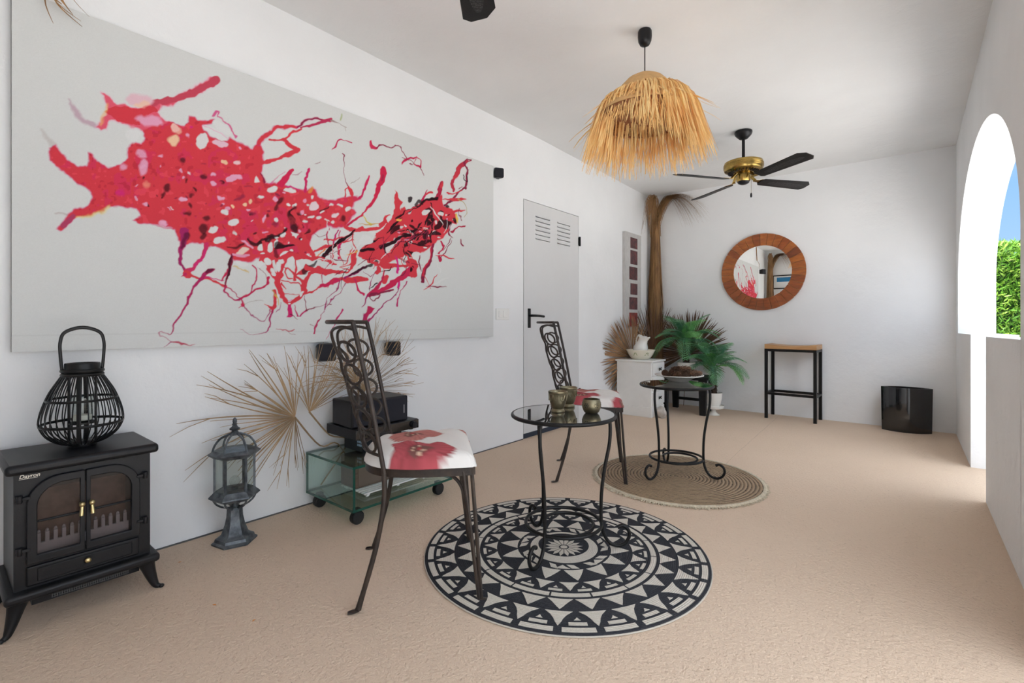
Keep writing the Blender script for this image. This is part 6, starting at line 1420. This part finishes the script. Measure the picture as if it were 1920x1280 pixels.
# ------------------------------------------------------------------ raffia pendant lamp
lx, ly = -1.148, 2.583
t = thing('raffia_pendant_lamp', 'pendant lamp with tan cloth dome and shaggy raffia fringe', 'lamp', (lx, ly, 0)); zc = 2.650
b = MB(); b.lathe([(0.0005, zc), (0.034, zc), (0.038, zc - 0.008), (0.039, zc - 0.035), (0.036, zc - 0.062), (0.026, zc - 0.082), (0.010, zc - 0.090), (0.0005, zc - 0.091)], n=36); b.obj('ceiling_rose', M_PLASTIC, t, angle=50)
b = MB(); b.tube([(0, 0, zc - 0.088), (0, 0, 2.40)], 0.0032, 8); b.obj('cord', M_BLACK, t)
tilt = 0.0
pr = [(0.030, 2.392), (0.060, 2.388), (0.100, 2.365), (0.135, 2.328), (0.165, 2.285), (0.200, 2.235), (0.240, 2.195), (0.262, 2.165)]
b = MB(); b.lathe(pr, n=64); b.f = b.f[:-2]; b.mi = b.mi[:-2]; o = b.obj('shade', M_TAN, t); sd = o.modifiers.new('cloth', 'SOLIDIFY'); sd.thickness = 0.003
M_LINING = mat('terracotta_lining', (0.36, 0.15, 0.07, 1), 0.85, var=0.15, vscale=20)
b = MB(); b.lathe([(r - 0.010, z - 0.006) for r, z in pr], n=64); b.f = b.f[:-2]; b.mi = b.mi[:-2]; b.obj('lining', M_LINING, t)
b = MB(); b.lathe([(0.254, 2.168), (0.240, 2.150), (0.231, 2.128)], n=64); b.f = b.f[:-2]; b.mi = b.mi[:-2]; o = b.obj('inner_band', M_LINING, t); sd = o.modifiers.new('cloth', 'SOLIDIFY'); sd.thickness = 0.003
b = MB(); b.ring(0.232, 0.003, (0, 0, 2.127), 64, 6); b.obj('rim_wire', M_TAN, t)
def fringe(r0, z0, n, Lr, flare, seed, hump, wr):
    rr = random.Random(seed); b = MB()
    for i in range(n):
        a = 2 * PI * i / n + rr.uniform(-0.03, 0.03); da_ = (a + 1.75 + PI) % (2 * PI) - PI; l = rr.uniform(*Lr) * (1 - 0.46 * math.exp(-(da_ / 0.65) ** 2)); fl = flare * rr.uniform(0.55, 1.35); w = rr.uniform(*wr); da = rr.gauss(0, 0.08); P = []
        wild = rr.random() < 0.03
        for k in range(7):
            q = k / 6; r = r0 + fl * (q ** (0.75 if not wild else 1)) * l; z = z0 + hump * math.sin(PI * min(1, q * 1.4)) * l * 0.25 - l * (q ** 1.25) * math.cos(fl * 0.5)
            if wild: z = z0 - l * q * 0.55; r = r0 + l * q * 0.75
            aa = a + da * q + 0.03 * math.sin(q * 7 + i)
            P.append(Vector((r * math.cos(aa), r * math.sin(aa), z)))
        tw = rr.uniform(0, PI); sd = Vector((-math.sin(a), math.cos(a), 0)) * math.cos(tw) + Vector((math.cos(a), math.sin(a), 0)) * math.sin(tw)
        b.blade(P, [w * x for x in (0.5, 1.0, 0.9, 1.0, 0.8, 0.6, 0.25)], sd, rr.uniform(0.1, 0.8))
    return b
f1 = fringe(0.166, 2.280, 1500, (0.24, 0.40), 0.44, 4, 0.55, (0.0018, 0.0055)).obj('raffia_fringe', M_RAFFIA, t, smooth=False); f1['kind'] = 'stuff'
b = MB(); b.tube([(0, 0, 2.41), (0, 0, 2.33)], 0.020, 16); b.obj('lamp_holder', M_PLASTIC, t)
b = MB(); b.sphere((0, 0, 2.285), 0.030, 18, 12, (1, 1, 1.2)); b.obj('bulb', M_CERAM, t)

# ------------------------------------------------------------------ ceiling fans
def blade_mesh(blen=0.50, r0=0.165):
    b = MB(); w0, w1 = 0.050, 0.068; ch = 0.030
    P = [(r0, -w0 + 0.018), (r0 + 0.02, -w0), (r0 + blen - ch * 1.6, -w1), (r0 + blen, -w1 + ch * 1.3), (r0 + blen, w1 - ch), (r0 + blen - ch, w1), (r0 + 0.02, w0), (r0, w0 - 0.018)]
    return P
def ceiling_fan(label, cx, cy, ztop, rot, n=4, drop=0.0):
    t = thing('ceiling_fan', label, 'ceiling fan', (cx, cy, 0), 0, 'black bladed ceiling fans'); z = ztop
    b = MB(); b.lathe([(0.0005, z), (0.068, z), (0.070, z - 0.010), (0.064, z - 0.030), (0.046, z - 0.050), (0.034, z - 0.062), (0.020, z - 0.068), (0.0005, z - 0.068)], n=40); b.obj('canopy', M_PLASTIC, t, angle=50)
    zh = z - 0.248 - drop
    b = MB(); b.tube([(0, 0, z - 0.066), (0, 0, zh)], 0.0125, 14); b.obj('down_rod', M_PLASTIC, t)
    b = MB(); b.lathe([(0.0005, zh + 0.004), (0.040, zh + 0.004), (0.080, zh - 0.004), (0.136, zh - 0.009), (0.150, zh - 0.016), (0.154, zh - 0.032), (0.154, zh - 0.070), (0.148, zh - 0.086), (0.125, zh - 0.098), (0.070, zh - 0.106), (0.0005, zh - 0.106)], n=60)
    h = b.obj('motor_housing', M_BRASS, t, angle=40)
    b = MB()
    for k in (0, 1, 2, 3): b.ring(0.1545, 0.0018, (0, 0, zh - 0.036 - 0.009 * k), 60, 6)
    b.obj('housing_band', M_BRASS, h)
    b = MB()
    for k in range(28):
        a = 2 * PI * k / 28; b.box((0.100 * math.cos(a), 0.100 * math.sin(a), zh - 0.1025), (0.044, 0.007, 0.008), rz=a)
    b.obj('vent_slot', M_PLASTIC, h, smooth=False)
    b = MB(); b.lathe([(0.0005, zh - 0.104), (0.056, zh - 0.104), (0.058, zh - 0.112), (0.055, zh - 0.165), (0.050, zh - 0.178), (0.0005, zh - 0.178)], n=40); b.obj('switch_cup', M_BRASS, t, angle=50)
    b = MB(); b.lathe([(0.0005, zh - 0.177), (0.048, zh - 0.177), (0.043, zh - 0.192), (0.024, zh - 0.202), (0.0005, zh - 0.204)], n=36); b.obj('end_cap', M_PLASTIC, t, angle=50)
    b = MB(); a = rad(-5); cxh, cyh = 0.062 * math.cos(a), 0.062 * math.sin(a); b.tube([(cxh * 0.85, cyh * 0.85, zh - 0.150), (cxh, cyh, zh - 0.158), (cxh, cyh, zh - 0.285)], 0.0012, 6); pc = b.obj('pull_chain', M_BRASS, t)
    b = MB(); b.lathe([(0.0005, 0.0), (0.0065, -0.010), (0.008, -0.028), (0.006, -0.040), (0.0005, -0.043)], c=(cxh, cyh, zh - 0.282), n=16); b.obj('chain_pull', M_PLASTIC, pc)
    for k in range(n):
        a = rot + 2 * PI * k / n; Mt = Matrix.Rotation(a, 4, 'Z') @ Matrix.Translation((0, 0, zh - 0.168)) @ Matrix.Rotation(rad(-13), 4, 'X')
        b = MB(); b.prism(blade_mesh(), (-0.003, 0.003)); b.v = [tuple(Mt @ Vector(p)) for p in b.v]; bl = b.obj('blade', M_BLACK, t, smooth=False, bevel=0.002)
        b = MB(); P = blade_mesh(); cxm = 0.43
        O = [(cxm + 0.19 * math.cos(q), 0.034 * math.sin(q)) for q in [2 * PI * j / 28 for j in range(28)]]
        O = [(min(max(x, cxm - 0.185), cxm + 0.185), y) for x, y in O]
        b.prism(O, (-0.0045, -0.0028)); b.v = [tuple(Mt @ Vector(p)) for p in b.v]
        b.obj('cane_inset', M_CANE, bl, smooth=False)
        b = MB(); b.prism([(0.105, -0.012), (0.150, -0.016), (0.170, -0.034), (0.215, -0.030), (0.228, 0.0), (0.215, 0.030), (0.170, 0.034), (0.150, 0.016), (0.105, 0.012)], (0.0032, 0.0065)); b.add([(0.075, -0.012, 0.050), (0.118, -0.013, 0.004), (0.118, 0.013, 0.004), (0.075, 0.012, 0.050), (0.082, -0.012, 0.054), (0.125, -0.013, 0.008), (0.125, 0.013, 0.008), (0.082, 0.012, 0.054)], [(0, 1, 2, 3), (7, 6, 5, 4), (0, 4, 5, 1), (2, 6, 7, 3), (1, 5, 6, 2), (3, 7, 4, 0)]); b.v = [tuple(Mt @ Vector(p)) for p in b.v]; b.obj('blade_arm', M_BRASS, t, smooth=False)
    return t
def cane():
    m = Nt('black_cane_weave'); v = m.coord('Object'); c = m.n('ShaderNodeTexVoronoi'); c.inputs['Scale'].default_value = 110; m.l(v, c.inputs['Vector'])
    m.l(m.ramp(c.outputs['Distance'], [(0.25, (0.030, 0.028, 0.030, 1)), (0.5, (0.006, 0.006, 0.006, 1))]), m.b.inputs['Base Color']); m.b.inputs['Roughness'].default_value = 0.5; m.bump(c.outputs['Distance'], 0.8, 0.003); return m.m
M_CANE = cane()
ceiling_fan('brass and black ceiling fan with four blades at the far end', -1.083, 4.432, 2.629, rad(-36))
ceiling_fan('nearer ceiling fan of which only one black blade tip shows', -0.945, 0.905, 2.650, rad(127))

# ------------------------------------------------------------------ framed picture on the near wall (seen only in the mirror)
t = thing('framed_picture', 'black framed picture with blue band on the near wall, seen in the mirror', 'picture', (-2.10, YN, 1.925))
b = MB()
for lo, hi in (((-0.29, 0.001, 0.135), (0.29, 0.025, 0.155)), ((-0.29, 0.001, -0.155), (0.29, 0.025, -0.135)), ((-0.29, 0.001, -0.135), (-0.27, 0.025, 0.135)), ((0.27, 0.001, -0.135), (0.29, 0.025, 0.135))): b.bb(lo, hi)
b.obj('frame', M_BLACK, t, smooth=False)
b = MB(); b.bb((-0.27, 0.001, -0.135), (0.27, 0.010, 0.135)); b.obj('mount', mat('white_mount', (0.75, 0.76, 0.76, 1), 0.8, var=0.02), t, smooth=False)
b = MB(); b.bb((-0.21, 0.0101, 0.005), (0.21, 0.0115, 0.105)); b.obj('blue_print', mat('teal_blue_print', (0.02, 0.20, 0.42, 1), 0.7, var=0.2), t, smooth=False)
# fallen petals
for i, (px, py, a, s) in enumerate(((402, 1134, 0.4, 0.010), (337, 1054, 1.2, 0.008), (476, 1163, 2.0, 0.008))):
    p = at_z(px, py, 0.0); b = MB()
    b.add([(-s, 0, 0.0008), (0, -s * 0.45, 0.002), (s, 0, 0.001), (0, s * 0.45, 0.0022), (0, 0, 0.0035), (0, 0, 0.0002)], [(0, 1, 4), (1, 2, 4), (2, 3, 4), (3, 0, 4), (1, 0, 5), (2, 1, 5), (3, 2, 5), (0, 3, 5)])
    o = b.obj('fallen_petal', mat('rust_orange_petal', (0.70, 0.27, 0.06, 1), 0.8, var=0.4, vscale=90), None, smooth=False); o.location = (p.x, p.y, 0.0); o.rotation_euler = (0, 0, a)
    tag(o, ['largest orange fallen petal on the floor in front of the heater and lantern', 'orange fallen petal on the floor nearest the heater foot', 'orange fallen petal on the floor nearest the chair foot'][i], 'petal', 'fallen orange petals on the floor')
